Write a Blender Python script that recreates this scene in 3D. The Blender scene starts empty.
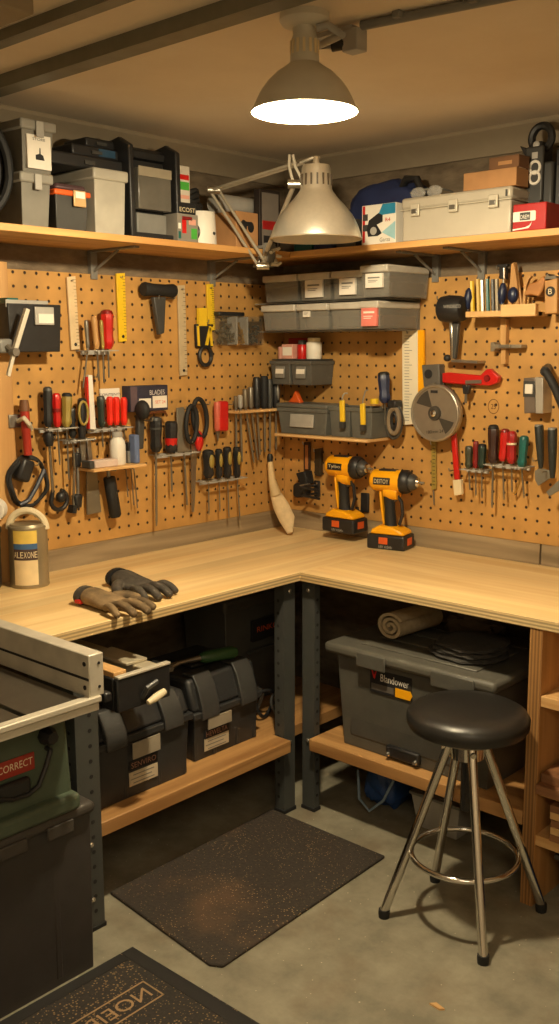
import bpy, bmesh, math, random
from mathutils import Vector, Matrix, noise
R = random.Random(7)
PI = math.pi
C = bpy.context.scene.collection
W, H = 559, 1024

# ------------------------------------------------------------------ camera
F, PITCH, ROLL, YAW = 996.37, 0.16339, -0.0038, 0.73922
CAM = Vector((2.91188, -3.2278, 1.67761))
FW = Vector((-math.sin(YAW)*math.cos(PITCH), math.cos(YAW)*math.cos(PITCH), -math.sin(PITCH)))
_r = Vector((math.cos(YAW), math.sin(YAW), 0)); _u = _r.cross(FW)
RT = math.cos(ROLL)*_r + math.sin(ROLL)*_u
UP = -math.sin(ROLL)*_r + math.cos(ROLL)*_u
cd = bpy.data.cameras.new('camera'); cam = bpy.data.objects.new('camera', cd); C.objects.link(cam)
cd.sensor_fit = 'VERTICAL'; cd.sensor_height = 36; cd.lens = F*36/H; cd.clip_start = .05
m3 = Matrix((RT, UP, -FW)).transposed()
cam.matrix_world = Matrix.Translation(CAM) @ m3.to_4x4()
bpy.context.scene.camera = cam

def at(px, py, axis, val):
    """point of the world where the sight line through a pixel meets the plane axis = val"""
    d = FW + RT*((px-W/2)/F) - UP*((py-H/2)/F)
    return CAM + d*((val-CAM[axis])/d[axis])
def depth(p): return (Vector(p)-CAM).dot(FW)
def atd(px, py, dep): return CAM + dep*(FW + RT*((px-W/2)/F) - UP*((py-H/2)/F))

# ------------------------------------------------------------------ materials
def lin(c):
    return tuple(((v/255)/12.92 if v/255 <= .04045 else ((v/255+.055)/1.055)**2.4) for v in c) + (1,)
MATS = {}
def nodes(name):
    m = bpy.data.materials.new(name); m.use_nodes = True
    nt = m.node_tree; b = nt.nodes['Principled BSDF']
    return m, nt, b
def mat(name, col, rough=.5, metal=0, var=.12, scale=14, bump=0, alpha=1, trans=0, coat=0, spec=.5):
    if name in MATS: return MATS[name]
    m, nt, b = nodes(name); N = nt.nodes.new; L = nt.links.new
    tc = N('ShaderNodeTexCoord'); nz = N('ShaderNodeTexNoise'); nz.inputs['Scale'].default_value = scale; nz.inputs['Detail'].default_value = 5
    L(tc.outputs['Object'], nz.inputs['Vector'])
    rp = N('ShaderNodeValToRGB'); c = lin(col)
    rp.color_ramp.elements[0].position = .3; rp.color_ramp.elements[1].position = .7
    rp.color_ramp.elements[0].color = tuple(x*(1-var) for x in c[:3])+(1,)
    rp.color_ramp.elements[1].color = tuple(min(1, x*(1+var)) for x in c[:3])+(1,)
    L(nz.outputs['Fac'], rp.inputs['Fac']); L(rp.outputs['Color'], b.inputs['Base Color'])
    b.inputs['Roughness'].default_value = rough; b.inputs['Metallic'].default_value = metal
    b.inputs['Specular IOR Level'].default_value = spec
    if alpha < 1: b.inputs['Alpha'].default_value = alpha
    if trans: b.inputs['Transmission Weight'].default_value = trans
    if coat: b.inputs['Coat Weight'].default_value = coat
    if bump:
        bp = N('ShaderNodeBump'); bp.inputs['Strength'].default_value = bump; bp.inputs['Distance'].default_value = .004
        L(nz.outputs['Fac'], bp.inputs['Height']); L(bp.outputs['Normal'], b.inputs['Normal'])
    MATS[name] = m; return m
def wood(name, c1, c2, grain='x', ply=False, rough=.55, strip=0.0, fine=1.0):
    """long grained wood, darker streaks; ply shows layered edges; strip = width of glued strips"""
    if name in MATS: return MATS[name]
    m, nt, b = nodes(name); N = nt.nodes.new; L = nt.links.new
    tc = N('ShaderNodeTexCoord'); mp = N('ShaderNodeMapping'); L(tc.outputs['Object'], mp.inputs['Vector'])
    s = {'x': (1.2, 22, 22), 'y': (22, 1.2, 22), 'z': (22, 22, 1.2)}[grain]
    mp.inputs['Scale'].default_value = tuple(v*fine for v in s)
    nz = N('ShaderNodeTexNoise'); nz.inputs['Scale'].default_value = 1.0; nz.inputs['Detail'].default_value = 7; nz.inputs['Distortion'].default_value = .6
    L(mp.outputs['Vector'], nz.inputs['Vector'])
    rp = N('ShaderNodeValToRGB'); rp.color_ramp.elements[0].position = .32; rp.color_ramp.elements[1].position = .68
    rp.color_ramp.elements[0].color = lin(c2); rp.color_ramp.elements[1].color = lin(c1)
    L(nz.outputs['Fac'], rp.inputs['Fac']); col = rp.outputs['Color']
    big = N('ShaderNodeTexNoise'); big.inputs['Scale'].default_value = 2.3; L(tc.outputs['Object'], big.inputs['Vector'])
    mx = N('ShaderNodeMix'); mx.data_type = 'RGBA'; mx.blend_type = 'MULTIPLY'; mx.inputs['Factor'].default_value = .35
    L(col, mx.inputs['A']); L(big.outputs['Color'], mx.inputs['B'])
    bw = N('ShaderNodeMapRange'); bw.inputs['From Min'].default_value = .3; bw.inputs['From Max'].default_value = .7; bw.inputs['To Min'].default_value = .72; bw.inputs['To Max'].default_value = 1.0
    L(big.outputs['Fac'], bw.inputs['Value']); L(bw.outputs['Result'], mx.inputs['B']); col = mx.outputs['Result']
    sep = N('ShaderNodeSeparateXYZ'); L(tc.outputs['Object'], sep.inputs['Vector'])
    if strip:
        ax = {'x': 'Y', 'y': 'X', 'z': 'X'}[grain]
        dv = N('ShaderNodeMath'); dv.operation = 'DIVIDE'; dv.inputs[1].default_value = strip; L(sep.outputs[ax], dv.inputs[0])
        fl = N('ShaderNodeMath'); fl.operation = 'FLOOR'; L(dv.outputs[0], fl.inputs[0])
        wn = N('ShaderNodeTexWhiteNoise'); wn.noise_dimensions = '1D'; L(fl.outputs[0], wn.inputs['W'])
        mr = N('ShaderNodeMapRange'); mr.inputs['To Min'].default_value = .86; mr.inputs['To Max'].default_value = 1.04; L(wn.outputs['Value'], mr.inputs['Value'])
        m2 = N('ShaderNodeMix'); m2.data_type = 'RGBA'; m2.blend_type = 'MULTIPLY'; m2.inputs['Factor'].default_value = 1
        L(col, m2.inputs['A']); L(mr.outputs['Result'], m2.inputs['B']); col = m2.outputs['Result']
    if ply:
        ge = N('ShaderNodeNewGeometry'); sn = N('ShaderNodeSeparateXYZ'); L(tc.outputs['Normal'], sn.inputs['Vector'])
        pax = {'z': 'Z', 'x': 'X'}[ply]
        ab = N('ShaderNodeMath'); ab.operation = 'ABSOLUTE'; L(sn.outputs[pax], ab.inputs[0])
        lt = N('ShaderNodeMath'); lt.operation = 'LESS_THAN'; lt.inputs[1].default_value = .5; L(ab.outputs[0], lt.inputs[0])
        mu = N('ShaderNodeMath'); mu.operation = 'MULTIPLY'; mu.inputs[1].default_value = 2*PI/.0105; L(sep.outputs[pax], mu.inputs[0])
        si = N('ShaderNodeMath'); si.operation = 'SINE'; L(mu.outputs[0], si.inputs[0])
        mr2 = N('ShaderNodeMapRange'); mr2.inputs['From Min'].default_value = -.6; mr2.inputs['From Max'].default_value = .6; mr2.inputs['To Min'].default_value = .42; mr2.inputs['To Max'].default_value = .8
        L(si.outputs[0], mr2.inputs['Value'])
        m3_ = N('ShaderNodeMix'); m3_.data_type = 'RGBA'; m3_.blend_type = 'MULTIPLY'
        L(lt.outputs[0], m3_.inputs['Factor']); L(col, m3_.inputs['A']); L(mr2.outputs['Result'], m3_.inputs['B']); col = m3_.outputs['Result']
    L(col, b.inputs['Base Color']); b.inputs['Roughness'].default_value = rough
    bp = N('ShaderNodeBump'); bp.inputs['Strength'].default_value = .12; bp.inputs['Distance'].default_value = .002
    L(nz.outputs['Fac'], bp.inputs['Height']); L(bp.outputs['Normal'], b.inputs['Normal'])
    MATS[name] = m; return m
def pegmat(name, ua, u0, z0, pitch, col):
    m, nt, b = nodes(name); N = nt.nodes.new; L = nt.links.new
    tc = N('ShaderNodeTexCoord'); sep = N('ShaderNodeSeparateXYZ'); L(tc.outputs['Object'], sep.inputs['Vector'])
    def cell(o, off):
        a = N('ShaderNodeMath'); a.operation = 'SUBTRACT'; a.inputs[1].default_value = off; L(o, a.inputs[0])
        d = N('ShaderNodeMath'); d.operation = 'DIVIDE'; d.inputs[1].default_value = pitch; L(a.outputs[0], d.inputs[0])
        r = N('ShaderNodeMath'); r.operation = 'ROUND'; L(d.outputs[0], r.inputs[0])
        s = N('ShaderNodeMath'); s.operation = 'SUBTRACT'; L(d.outputs[0], s.inputs[0]); L(r.outputs[0], s.inputs[1])
        p = N('ShaderNodeMath'); p.operation = 'POWER'; p.inputs[1].default_value = 2; L(s.outputs[0], p.inputs[0]); return p.outputs[0]
    ad = N('ShaderNodeMath'); ad.operation = 'ADD'; L(cell(sep.outputs[ua], u0), ad.inputs[0]); L(cell(sep.outputs['Z'], z0), ad.inputs[1])
    mr = N('ShaderNodeMapRange'); mr.inputs['From Min'].default_value = .008; mr.inputs['From Max'].default_value = .019; L(ad.outputs[0], mr.inputs['Value'])
    nz = N('ShaderNodeTexNoise'); nz.inputs['Scale'].default_value = 9; nz.inputs['Detail'].default_value = 8; L(tc.outputs['Object'], nz.inputs['Vector'])
    rp = N('ShaderNodeValToRGB'); c = lin(col)
    rp.color_ramp.elements[0].position = .3; rp.color_ramp.elements[1].position = .72
    rp.color_ramp.elements[0].color = tuple(x*.78 for x in c[:3])+(1,); rp.color_ramp.elements[1].color = tuple(x*1.12 for x in c[:3])+(1,)
    L(nz.outputs['Fac'], rp.inputs['Fac'])
    mx = N('ShaderNodeMix'); mx.data_type = 'RGBA'; L(mr.outputs['Result'], mx.inputs['Factor'])
    mx.inputs['A'].default_value = lin((38, 22, 10)); L(rp.outputs['Color'], mx.inputs['B'])
    L(mx.outputs['Result'], b.inputs['Base Color']); b.inputs['Roughness'].default_value = .5
    bp = N('ShaderNodeBump'); bp.inputs['Strength'].default_value = .6; bp.inputs['Distance'].default_value = .004
    L(mr.outputs['Result'], bp.inputs['Height']); L(bp.outputs['Normal'], b.inputs['Normal'])
    return m
def rough_mat(name, c1, c2, scale, rough, stain=None, speck=None, stretch=(1, 1, 1), bump=.3, lo=.35, hi=.65):
    m, nt, b = nodes(name); N = nt.nodes.new; L = nt.links.new
    tc = N('ShaderNodeTexCoord'); mp = N('ShaderNodeMapping'); mp.inputs['Scale'].default_value = stretch; L(tc.outputs['Object'], mp.inputs['Vector'])
    nz = N('ShaderNodeTexNoise'); nz.inputs['Scale'].default_value = scale; nz.inputs['Detail'].default_value = 10; nz.inputs['Roughness'].default_value = .65
    L(mp.outputs['Vector'], nz.inputs['Vector'])
    rp = N('ShaderNodeValToRGB'); rp.color_ramp.elements[0].position = lo; rp.color_ramp.elements[1].position = hi
    rp.color_ramp.elements[0].color = lin(c1); rp.color_ramp.elements[1].color = lin(c2); L(nz.outputs['Fac'], rp.inputs['Fac'])
    col = rp.outputs['Color']
    if stain:
        n2 = N('ShaderNodeTexNoise'); n2.inputs['Scale'].default_value = stain[1]; n2.inputs['Detail'].default_value = 6; L(tc.outputs['Object'], n2.inputs['Vector'])
        r2 = N('ShaderNodeMapRange'); r2.inputs['From Min'].default_value = .55; r2.inputs['From Max'].default_value = .72; r2.inputs['To Max'].default_value = stain[2]; L(n2.outputs['Fac'], r2.inputs['Value'])
        mx = N('ShaderNodeMix'); mx.data_type = 'RGBA'; L(r2.outputs['Result'], mx.inputs['Factor']); L(col, mx.inputs['A']); mx.inputs['B'].default_value = lin(stain[0]); col = mx.outputs['Result']
    if speck:
        vo = N('ShaderNodeTexVoronoi'); vo.inputs['Scale'].default_value = speck[1]; L(tc.outputs['Object'], vo.inputs['Vector'])
        n3 = N('ShaderNodeTexNoise'); n3.inputs['Scale'].default_value = 5; L(tc.outputs['Object'], n3.inputs['Vector'])
        th = N('ShaderNodeMath'); th.operation = 'MULTIPLY'; th.inputs[1].default_value = speck[2]; L(n3.outputs['Fac'], th.inputs[0])
        lt = N('ShaderNodeMath'); lt.operation = 'LESS_THAN'; L(vo.outputs['Distance'], lt.inputs[0]); L(th.outputs[0], lt.inputs[1])
        wn = N('ShaderNodeSeparateColor'); L(vo.outputs['Color'], wn.inputs['Color'])
        g = N('ShaderNodeMath'); g.operation = 'GREATER_THAN'; g.inputs[1].default_value = speck[3]; L(wn.outputs['Red'], g.inputs[0])
        mu = N('ShaderNodeMath'); mu.operation = 'MULTIPLY'; L(lt.outputs[0], mu.inputs[0]); L(g.outputs[0], mu.inputs[1])
        mx = N('ShaderNodeMix'); mx.data_type = 'RGBA'; L(mu.outputs[0], mx.inputs['Factor']); L(col, mx.inputs['A']); mx.inputs['B'].default_value = lin(speck[0]); col = mx.outputs['Result']
    L(col, b.inputs['Base Color']); b.inputs['Roughness'].default_value = rough
    bp = N('ShaderNodeBump'); bp.inputs['Strength'].default_value = bump; bp.inputs['Distance'].default_value = .006
    L(nz.outputs['Fac'], bp.inputs['Height']); L(bp.outputs['Normal'], b.inputs['Normal'])
    return m

black = mat('black_plastic', (30, 30, 31), .45)
blackm = mat('black_rubber', (22, 22, 22), .7, bump=.1)
dgrey = mat('dark_grey_plastic', (60, 60, 58), .45)
mgrey = mat('grey_plastic', (118, 117, 112), .45)
lgrey = mat('pale_grey_plastic', (165, 162, 155), .45)
steel = mat('steel', (160, 158, 152), .35, .9)
dsteel = mat('dark_steel', (128, 122, 110), .4, .6)
chrome = mat('chrome', (215, 212, 205), .12, 1, var=.03)
alu = mat('brushed_aluminium', (200, 196, 186), .32, 1, var=.05, scale=60)
alup = mat('satin_aluminium', (205, 198, 180), .5, .35, var=.05)
white = mat('white_paint', (225, 220, 208), .5, var=.04)
cream = mat('cream_plastic', (220, 205, 170), .5, var=.06)
red = mat('red_plastic', (190, 28, 24), .3, var=.08, coat=.3)
dred = mat('dark_red_plastic', (120, 22, 22), .35)
yellow = mat('yellow_plastic', (228, 190, 40), .4, var=.06)
amber = mat('amber_yellow_plastic', (244, 172, 16), .35, var=.04)
orange = mat('orange_plastic', (215, 90, 30), .45)
blue = mat('blue_plastic', (40, 72, 135), .4)
navy = mat('navy_cloth', (30, 42, 84), .8, bump=.3)
teal = mat('teal_plastic', (25, 92, 88), .35)
green = mat('bottle_green_plastic', (44, 78, 44), .4)
sawgreen = mat('dull_green_paint', (72, 84, 68), .5)
olive = mat('olive_plastic', (150, 130, 60), .45)
postm = mat('charcoal_powder_coat', (72, 74, 72), .45, .2, var=.06)
card = mat('cardboard', (176, 130, 84), .8, bump=.1)
dcard = mat('brown_cardboard', (116, 82, 54), .85, bump=.1)
paper = mat('paper_label', (228, 222, 210), .7, var=.05)
ink = mat('ink', (25, 24, 26), .7)
casem = mat('beige_metal_case', (190, 182, 165), .42, .15, var=.04)
clear = mat('clear_plastic', (205, 202, 195), .22, alpha=.34, var=.03)
frost = mat('frosted_plastic', (146, 143, 134), .2, alpha=.46, var=.06)
cloth = mat('beige_towel', (178, 160, 130), .95, bump=.5, scale=60)
dcloth = mat('charcoal_cloth', (58, 56, 53), .95, bump=.4, scale=50)
pine = wood('pine_board', (226, 186, 128), (196, 148, 90), 'x')
piney = wood('pine_board_along_y', (226, 186, 128), (196, 148, 90), 'y')
shelfx = wood('shelf_wood_x', (226, 178, 112), (190, 138, 78), 'x', rough=.45)
shelfy = wood('shelf_wood_y', (226, 178, 112), (190, 138, 78), 'y', rough=.45)
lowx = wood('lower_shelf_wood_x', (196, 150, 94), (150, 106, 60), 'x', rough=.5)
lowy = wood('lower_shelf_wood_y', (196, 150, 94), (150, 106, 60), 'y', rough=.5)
topx = wood('worktop_x', (246, 218, 164), (226, 188, 126), 'x', ply='z', rough=.42, strip=.075)
topy = wood('worktop_y', (246, 218, 164), (226, 188, 126), 'y', ply='z', rough=.42, strip=.075)
plyz = wood('plywood_upright', (204, 152, 92), (170, 120, 66), 'z', ply='x')
dowel = wood('dowel_wood', (208, 164, 104), (176, 128, 74), 'z')
plank = wood('dark_plank', (150, 104, 66), (112, 74, 46), 'x')
weather = wood('weathered_board_x', (172, 152, 120), (122, 104, 78), 'x', rough=.8)
weathery = wood('weathered_board_y', (172, 152, 120), (122, 104, 78), 'y', rough=.8)

# ------------------------------------------------------------------ mesh builder
class MB:
    def __init__(s): s.bm = bmesh.new()
    def hexa(s, lo, hi):
        v = [s.bm.verts.new(p) for p in lo+hi]
        for f in ((3, 2, 1, 0), (4, 5, 6, 7), (0, 1, 5, 4), (1, 2, 6, 5), (2, 3, 7, 6), (3, 0, 4, 7)): s.bm.faces.new([v[i] for i in f])
        return s
    def box(s, c, d, t=(1, 1), rot=None):
        """box centred at c; t scales the bottom face"""
        x, y, z = [k/2 for k in d]
        lo = [Vector((a*x*t[0], b*y*t[1], -z)) for a, b in ((-1, -1), (1, -1), (1, 1), (-1, 1))]
        hi = [Vector((a*x, b*y, z)) for a, b in ((-1, -1), (1, -1), (1, 1), (-1, 1))]
        if rot is not None: lo = [rot @ p for p in lo]; hi = [rot @ p for p in hi]
        c = Vector(c); return s.hexa([p+c for p in lo], [p+c for p in hi])
    def span(s, a, b):
        a, b = Vector(a), Vector(b)
        lo = Vector([min(a[i], b[i]) for i in range(3)]); hi = Vector([max(a[i], b[i]) for i in range(3)])
        return s.box((lo+hi)/2, hi-lo)
    def tube(s, path, r, n=10, closed=False, flat=1.0):
        P = [Vector(p) for p in path]; k = len(P); rs = r if isinstance(r, (list, tuple)) else [r]*k
        T = []
        for i in range(k):
            if closed: t = P[(i+1) % k]-P[i-1]
            else: t = P[min(i+1, k-1)]-P[max(i-1, 0)]
            T.append(t.normalized())
        nrm = T[0].orthogonal().normalized(); rings = []
        for i in range(k):
            nrm = (nrm - T[i]*nrm.dot(T[i])).normalized(); bn = T[i].cross(nrm)
            rings.append([s.bm.verts.new(P[i]+rs[i]*(math.cos(2*PI*j/n)*nrm+flat*math.sin(2*PI*j/n)*bn)) for j in range(n)])
        for i in range(k if closed else k-1):
            a, b = rings[i], rings[(i+1) % k]
            for j in range(n): s.bm.faces.new((a[j], a[(j+1) % n], b[(j+1) % n], b[j]))
        if not closed: s.bm.faces.new(rings[0][::-1]); s.bm.faces.new(rings[-1])
        return s
    def lathe(s, A, B, prof, n=16, flute=0, flat=1.0, ref=None, cap=True):
        """profile (t along A->B, radius)"""
        A, B = Vector(A), Vector(B); ax = B-A; t = ax.normalized()
        u = (ref - t*ref.dot(t)).normalized() if ref is not None else t.orthogonal().normalized()
        v = t.cross(u); rings = []
        for q, r in prof:
            ring = []
            for j in range(n):
                rr = r*(1-flute*(j % 2)); a = 2*PI*j/n
                ring.append(s.bm.verts.new(A+ax*q+rr*(math.cos(a)*u+flat*math.sin(a)*v)))
            rings.append(ring)
        for a, b in zip(rings, rings[1:]):
            for j in range(n): s.bm.faces.new((a[j], a[(j+1) % n], b[(j+1) % n], b[j]))
        if cap: s.bm.faces.new(rings[0][::-1]); s.bm.faces.new(rings[-1])
        return s
    def prism(s, pts, d0, d1, f=lambda a, b, d: (a, d, b)):
        """polygon (a, b) extruded from d0 to d1; f maps to xyz (default: xz polygon along y)"""
        n = len(pts)
        lo = [s.bm.verts.new(f(a, b, d0)) for a, b in pts]; hi = [s.bm.verts.new(f(a, b, d1)) for a, b in pts]
        s.bm.faces.new(lo); s.bm.faces.new(hi[::-1])
        for i in range(n): s.bm.faces.new((lo[i], hi[i], hi[(i+1) % n], lo[(i+1) % n]))
        return s
    def ell(s, c, r, n=16):
        res = bmesh.ops.create_uvsphere(s.bm, u_segments=n, v_segments=max(8, n//2+2), radius=1)
        for v in res['verts']: v.co = Vector((c[0]+v.co.x*r[0], c[1]+v.co.y*r[1], c[2]+v.co.z*r[2]))
        return s
    def tray(s, a, b, wall=.004, taper=.9):
        """open topped box from a (min) to b (max), with thickness"""
        a, b = Vector(a), Vector(b); c = (a+b)/2
        def rect(z, k, ins):
            return [Vector((c.x+sx*((b.x-a.x)/2*k-ins), c.y+sy*((b.y-a.y)/2*k-ins), z)) for sx, sy in ((-1, -1), (1, -1), (1, 1), (-1, 1))]
        rings = [rect(a.z, taper, 0), rect(b.z, 1, 0), rect(b.z, 1, wall), rect(a.z+wall, taper, wall)]
        V = [[s.bm.verts.new(p) for p in r] for r in rings]
        for p, q in zip(V, V[1:]):
            for j in range(4): s.bm.faces.new((p[j], p[(j+1) % 4], q[(j+1) % 4], q[j]))
        s.bm.faces.new(V[0][::-1]); s.bm.faces.new(V[-1]); return s
    def mark(s): s.n0 = len(s.bm.faces); return s
    def paint(s, i):
        s.bm.faces.ensure_lookup_table()
        for f in s.bm.faces[s.n0:]: f.material_index = i
        return s
    def build(s, name, m, parent=None, bevel=0, seg=2, smooth=True, sub=0, ang=38):
        bmesh.ops.recalc_face_normals(s.bm, faces=s.bm.faces)
        me = bpy.data.meshes.new(name); s.bm.to_mesh(me); s.bm.free()
        for q in (m if isinstance(m, (list, tuple)) else [m]): me.materials.append(q)
        if smooth and len(me.polygons):
            me.polygons.foreach_set('use_smooth', [True]*len(me.polygons)); me.set_sharp_from_angle(angle=math.radians(ang))
        o = bpy.data.objects.new(name, me); C.objects.link(o)
        if parent is not None: o.parent = parent
        if bevel:
            md = o.modifiers.new('bevel', 'BEVEL'); md.width = bevel; md.segments = seg; md.limit_method = 'ANGLE'; md.angle_limit = math.radians(40)
        if sub:
            md = o.modifiers.new('sub', 'SUBSURF'); md.levels = md.render_levels = sub
        return o
def V(*a): return Vector(a)
def B(): return MB()
def arc(c, r, a0, a1, n, f=lambda a, b: (a, 0, b)):
    return [Vector(f(c[0]+r*math.cos(a0+(a1-a0)*i/n), c[1]+r*math.sin(a0+(a1-a0)*i/n))) for i in range(n+1)]
def rrect(x0, z0, x1, z1, r, n=4):
    pts = []
    for cx, cz, a in ((x1-r, z1-r, 0), (x0+r, z1-r, PI/2), (x0+r, z0+r, PI), (x1-r, z0+r, 1.5*PI)):
        for i in range(n+1): pts.append((cx+r*math.cos(a+PI/2*i/n), cz+r*math.sin(a+PI/2*i/n)))
    return pts
def tag(o, label, cat, group=None, kind=None):
    o['label'] = label; o['category'] = cat
    if group: o['group'] = group
    if kind: o['kind'] = kind
    return o
def thing(name, label, cat, loc=(0, 0, 0), rz=0, group=None):
    o = bpy.data.objects.new(name, None); C.objects.link(o); o.empty_display_size = .05
    o.location = loc; o.rotation_euler = (0, 0, rz); return tag(o, label, cat, group)
def struct(name, mb, m, **k):
    o = mb.build(name, m, **k); o['kind'] = 'structure'; return o
FONT = {}
def text(s, w, h, m, parent, M, name='lettering', ext=.0006):
    """flat letters filling w x h; M places the letter plane (x right, y up, z out)"""
    cu = bpy.data.curves.new('letters', 'FONT'); cu.body = s; cu.extrude = 0; cu.resolution_u = 3
    ob = bpy.data.objects.new('letters', cu); C.objects.link(ob)
    bpy.context.view_layer.update()
    me = bpy.data.meshes.new_from_object(ob.evaluated_get(bpy.context.evaluated_depsgraph_get()))
    bpy.data.objects.remove(ob); bpy.data.curves.remove(cu)
    xs = [v.co.x for v in me.vertices]; ys = [v.co.y for v in me.vertices]
    cx, cy = (min(xs)+max(xs))/2, (min(ys)+max(ys))/2; kx = w/(max(xs)-min(xs)); ky = h/(max(ys)-min(ys))
    for v in me.vertices: v.co = M @ Vector(((v.co.x-cx)*kx, (v.co.y-cy)*ky, ext))
    me.materials.clear(); me.materials.append(m); me.name = name
    o = bpy.data.objects.new(name, me); C.objects.link(o); o.parent = parent; return o
def frontM(x, y, z, rot=0):   # letters on a face that looks to local -y
    return Matrix.Translation((x, y, z)) @ Matrix.Rotation(PI/2, 4, 'X') @ Matrix.Rotation(rot, 4, 'Z')

# local frames of the two walls: local x runs right along the wall, -y comes out of it, z up
class On:
    """a thing on a wall, its origin on the wall plane behind pixel (px, py)"""
    def __init__(s, wall, px, py, name, label, cat, group=None, o=0):
        s.w = wall; s.b = at(px, py, 0, o) if wall == 'L' else at(px, py, 1, -o)
        base = Vector((0, s.b.y, s.b.z)) if wall == 'L' else Vector((s.b.x, 0, s.b.z))
        s.b = base
        s.t = thing(name, label, cat, base, PI/2 if wall == 'L' else 0, group)
    def p(s, px, py, o=.04):
        q = at(px, py, 0, o) if s.w == 'L' else at(px, py, 1, -o)
        return Vector(((q.y-s.b.y) if s.w == 'L' else (q.x-s.b.x), -o, q.z-s.b.z))
    def xz(s, px, py, o=.04): q = s.p(px, py, o); return (q.x, q.z)
    def k(s): return depth(s.b)/F          # metres per pixel here

# ------------------------------------------------------------------ the room
CEIL = 2.43; BZ = .9; DL, DR = .6647, .6581; PB, PT = .9787, 1.936; WO = .014
wallm = rough_mat('rough_render_wall', (84, 72, 56), (140, 124, 102), 6, .9, stain=((78, 66, 50), 3, .6), stretch=(1, 1, 3), bump=1.0, lo=.3, hi=.72)
ceilm = rough_mat('painted_ceiling', (226, 212, 190), (234, 221, 200), 2.5, .85, bump=.08)
floorm = rough_mat('worn_concrete_floor', (118, 113, 96), (150, 144, 124), 7, .62, stain=((112, 96, 74), 5.5, .55), speck=((196, 186, 160), 60, .22, .86), bump=.12)
RX, RY = 4.3, -4.6
struct('floor', B().span((-.1, RY, -.1), (RX, .1, 0)), floorm)
struct('ceiling', B().span((-.1, RY, CEIL), (RX, .1, CEIL+.1)), ceilm)
struct('wall_left', B().span((-.1, RY, 0), (-WO, .1, CEIL)), wallm)
struct('wall_back', B().span((-WO, WO, 0), (RX, .1, CEIL)), wallm)
wplain = rough_mat('plain_painted_wall', (214, 202, 184), (222, 210, 192), 3, .9, bump=.1)
struct('wall_right', B().span((RX, RY, 0), (RX+.1, .1, CEIL)), wplain)
struct('wall_front', B().span((-.1, RY-.1, 0), (RX+.1, RY, CEIL)), wplain)
corn = [(0, CEIL-.085), (.012, CEIL-.085), (.02, CEIL-.07), (.05, CEIL-.035), (.072, CEIL-.02), (.08, CEIL-.012), (.08, CEIL), (0, CEIL)]
cornm = rough_mat('cornice_paint', (150, 136, 114), (160, 146, 122), 4, .8, bump=.08)
struct('trim_1', B().prism(corn, RY, WO, lambda a, b, d: (a-WO, d, b)), cornm)
struct('trim_2', B().prism(corn, -WO, RX, lambda a, b, d: (d, -a+WO, b)), cornm)
# pegboards, hung on the walls
hl = at(46.5, 514, 0, 0); hr = at(430.7, 508, 1, 0)
pcol = (190, 144, 80)
yl = at(4.6, 268.5, 0, 0).y
tag(B().span((-.013, yl, PB), (0, -.0005, PT)).build('pegboard', pegmat('pegboard_left', 'Y', hl.y, hl.z, .0455, pcol)),
    'tan perforated pegboard on the left wall behind the hanging tools', 'pegboard')
tag(B().span((.0005, 0, PB), (2.4, .013, PT)).build('pegboard', pegmat('pegboard_right', 'X', hr.x, hr.z, .0455, pcol)),
    'tan perforated pegboard on the right wall behind bins and saw blade', 'pegboard')
tag(B().span((-.013, yl-.09, BZ), (.022, yl-.004, PT+.02)).build('timber_batten', dowel, bevel=.002),
    'upright timber batten at the left end of the pegboard', 'batten')
struct('trim_3', B().span((-.013, -2.0, BZ), (-.003, -.001, PB-.001)), weathery)
xs = at(540, 555, 1, 0).x
struct('trim_4', B().span((-.003, .003, BZ), (xs-.004, .013, PB-.001)), weather)
struct('trim_5', B().span((xs+.004, .003, BZ), (2.4, .013, PB-.001)), weather)
# wall shelves
SZ, ST, SD = 2.04, .022, .3
tag(B().span((-WO, -2.2, SZ-ST), (SD, -.0, SZ)).build('wall_shelf', shelfy, bevel=.002), 'long pine wall shelf above the left pegboard', 'shelf')
tag(B().span((SD+.001, -SD, SZ-ST), (2.4, WO, SZ)).build('wall_shelf', shelfx, bevel=.002), 'long pine wall shelf above the right pegboard', 'shelf')
def bracket(wall, px, py, label, dn=.1):
    w = On(wall, px, py, 'shelf_bracket', label, 'bracket', 'grey metal shelf brackets')
    z = SZ-ST-w.b.z
    B().span((-.014, -.006, z-dn), (.014, WO, z)).build('upright', mgrey, w.t, bevel=.001)
    B().span((-.012, -.24, z-.007), (.012, 0, z)).build('arm', mgrey, w.t, bevel=.001)
    B().tube([V(0, -.004, z-dn*.72), V(0, -.14, z-.008)], .005, 6).build('brace', mgrey, w.t)
for wall, px, py, lb in (('L', 93, 258, 'grey bracket under left shelf, below the grey lidded bin'), ('L', 212, 268, 'grey bracket under left shelf, above the yellow level'),
                         ('R', 436, 262, 'grey bracket under right shelf, beside the clear bins'), ('R', 482, 262, 'grey bracket under right shelf, above the chisel rack')):
    bracket(wall, px, py, lb)
# worktops
tag(B().span((-WO, -1.73, BZ-.031), (DL, .013, BZ)).build('worktop', topy, bevel=.0015), 'pale pine worktop along the left wall, gloves lying on it', 'worktop')
tag(B().span((DL+.0008, -DR, BZ-.031), (2.3, .013, BZ)).build('worktop', topx, bevel=.0015), 'pale pine worktop along the right wall above the stool', 'worktop')
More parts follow.
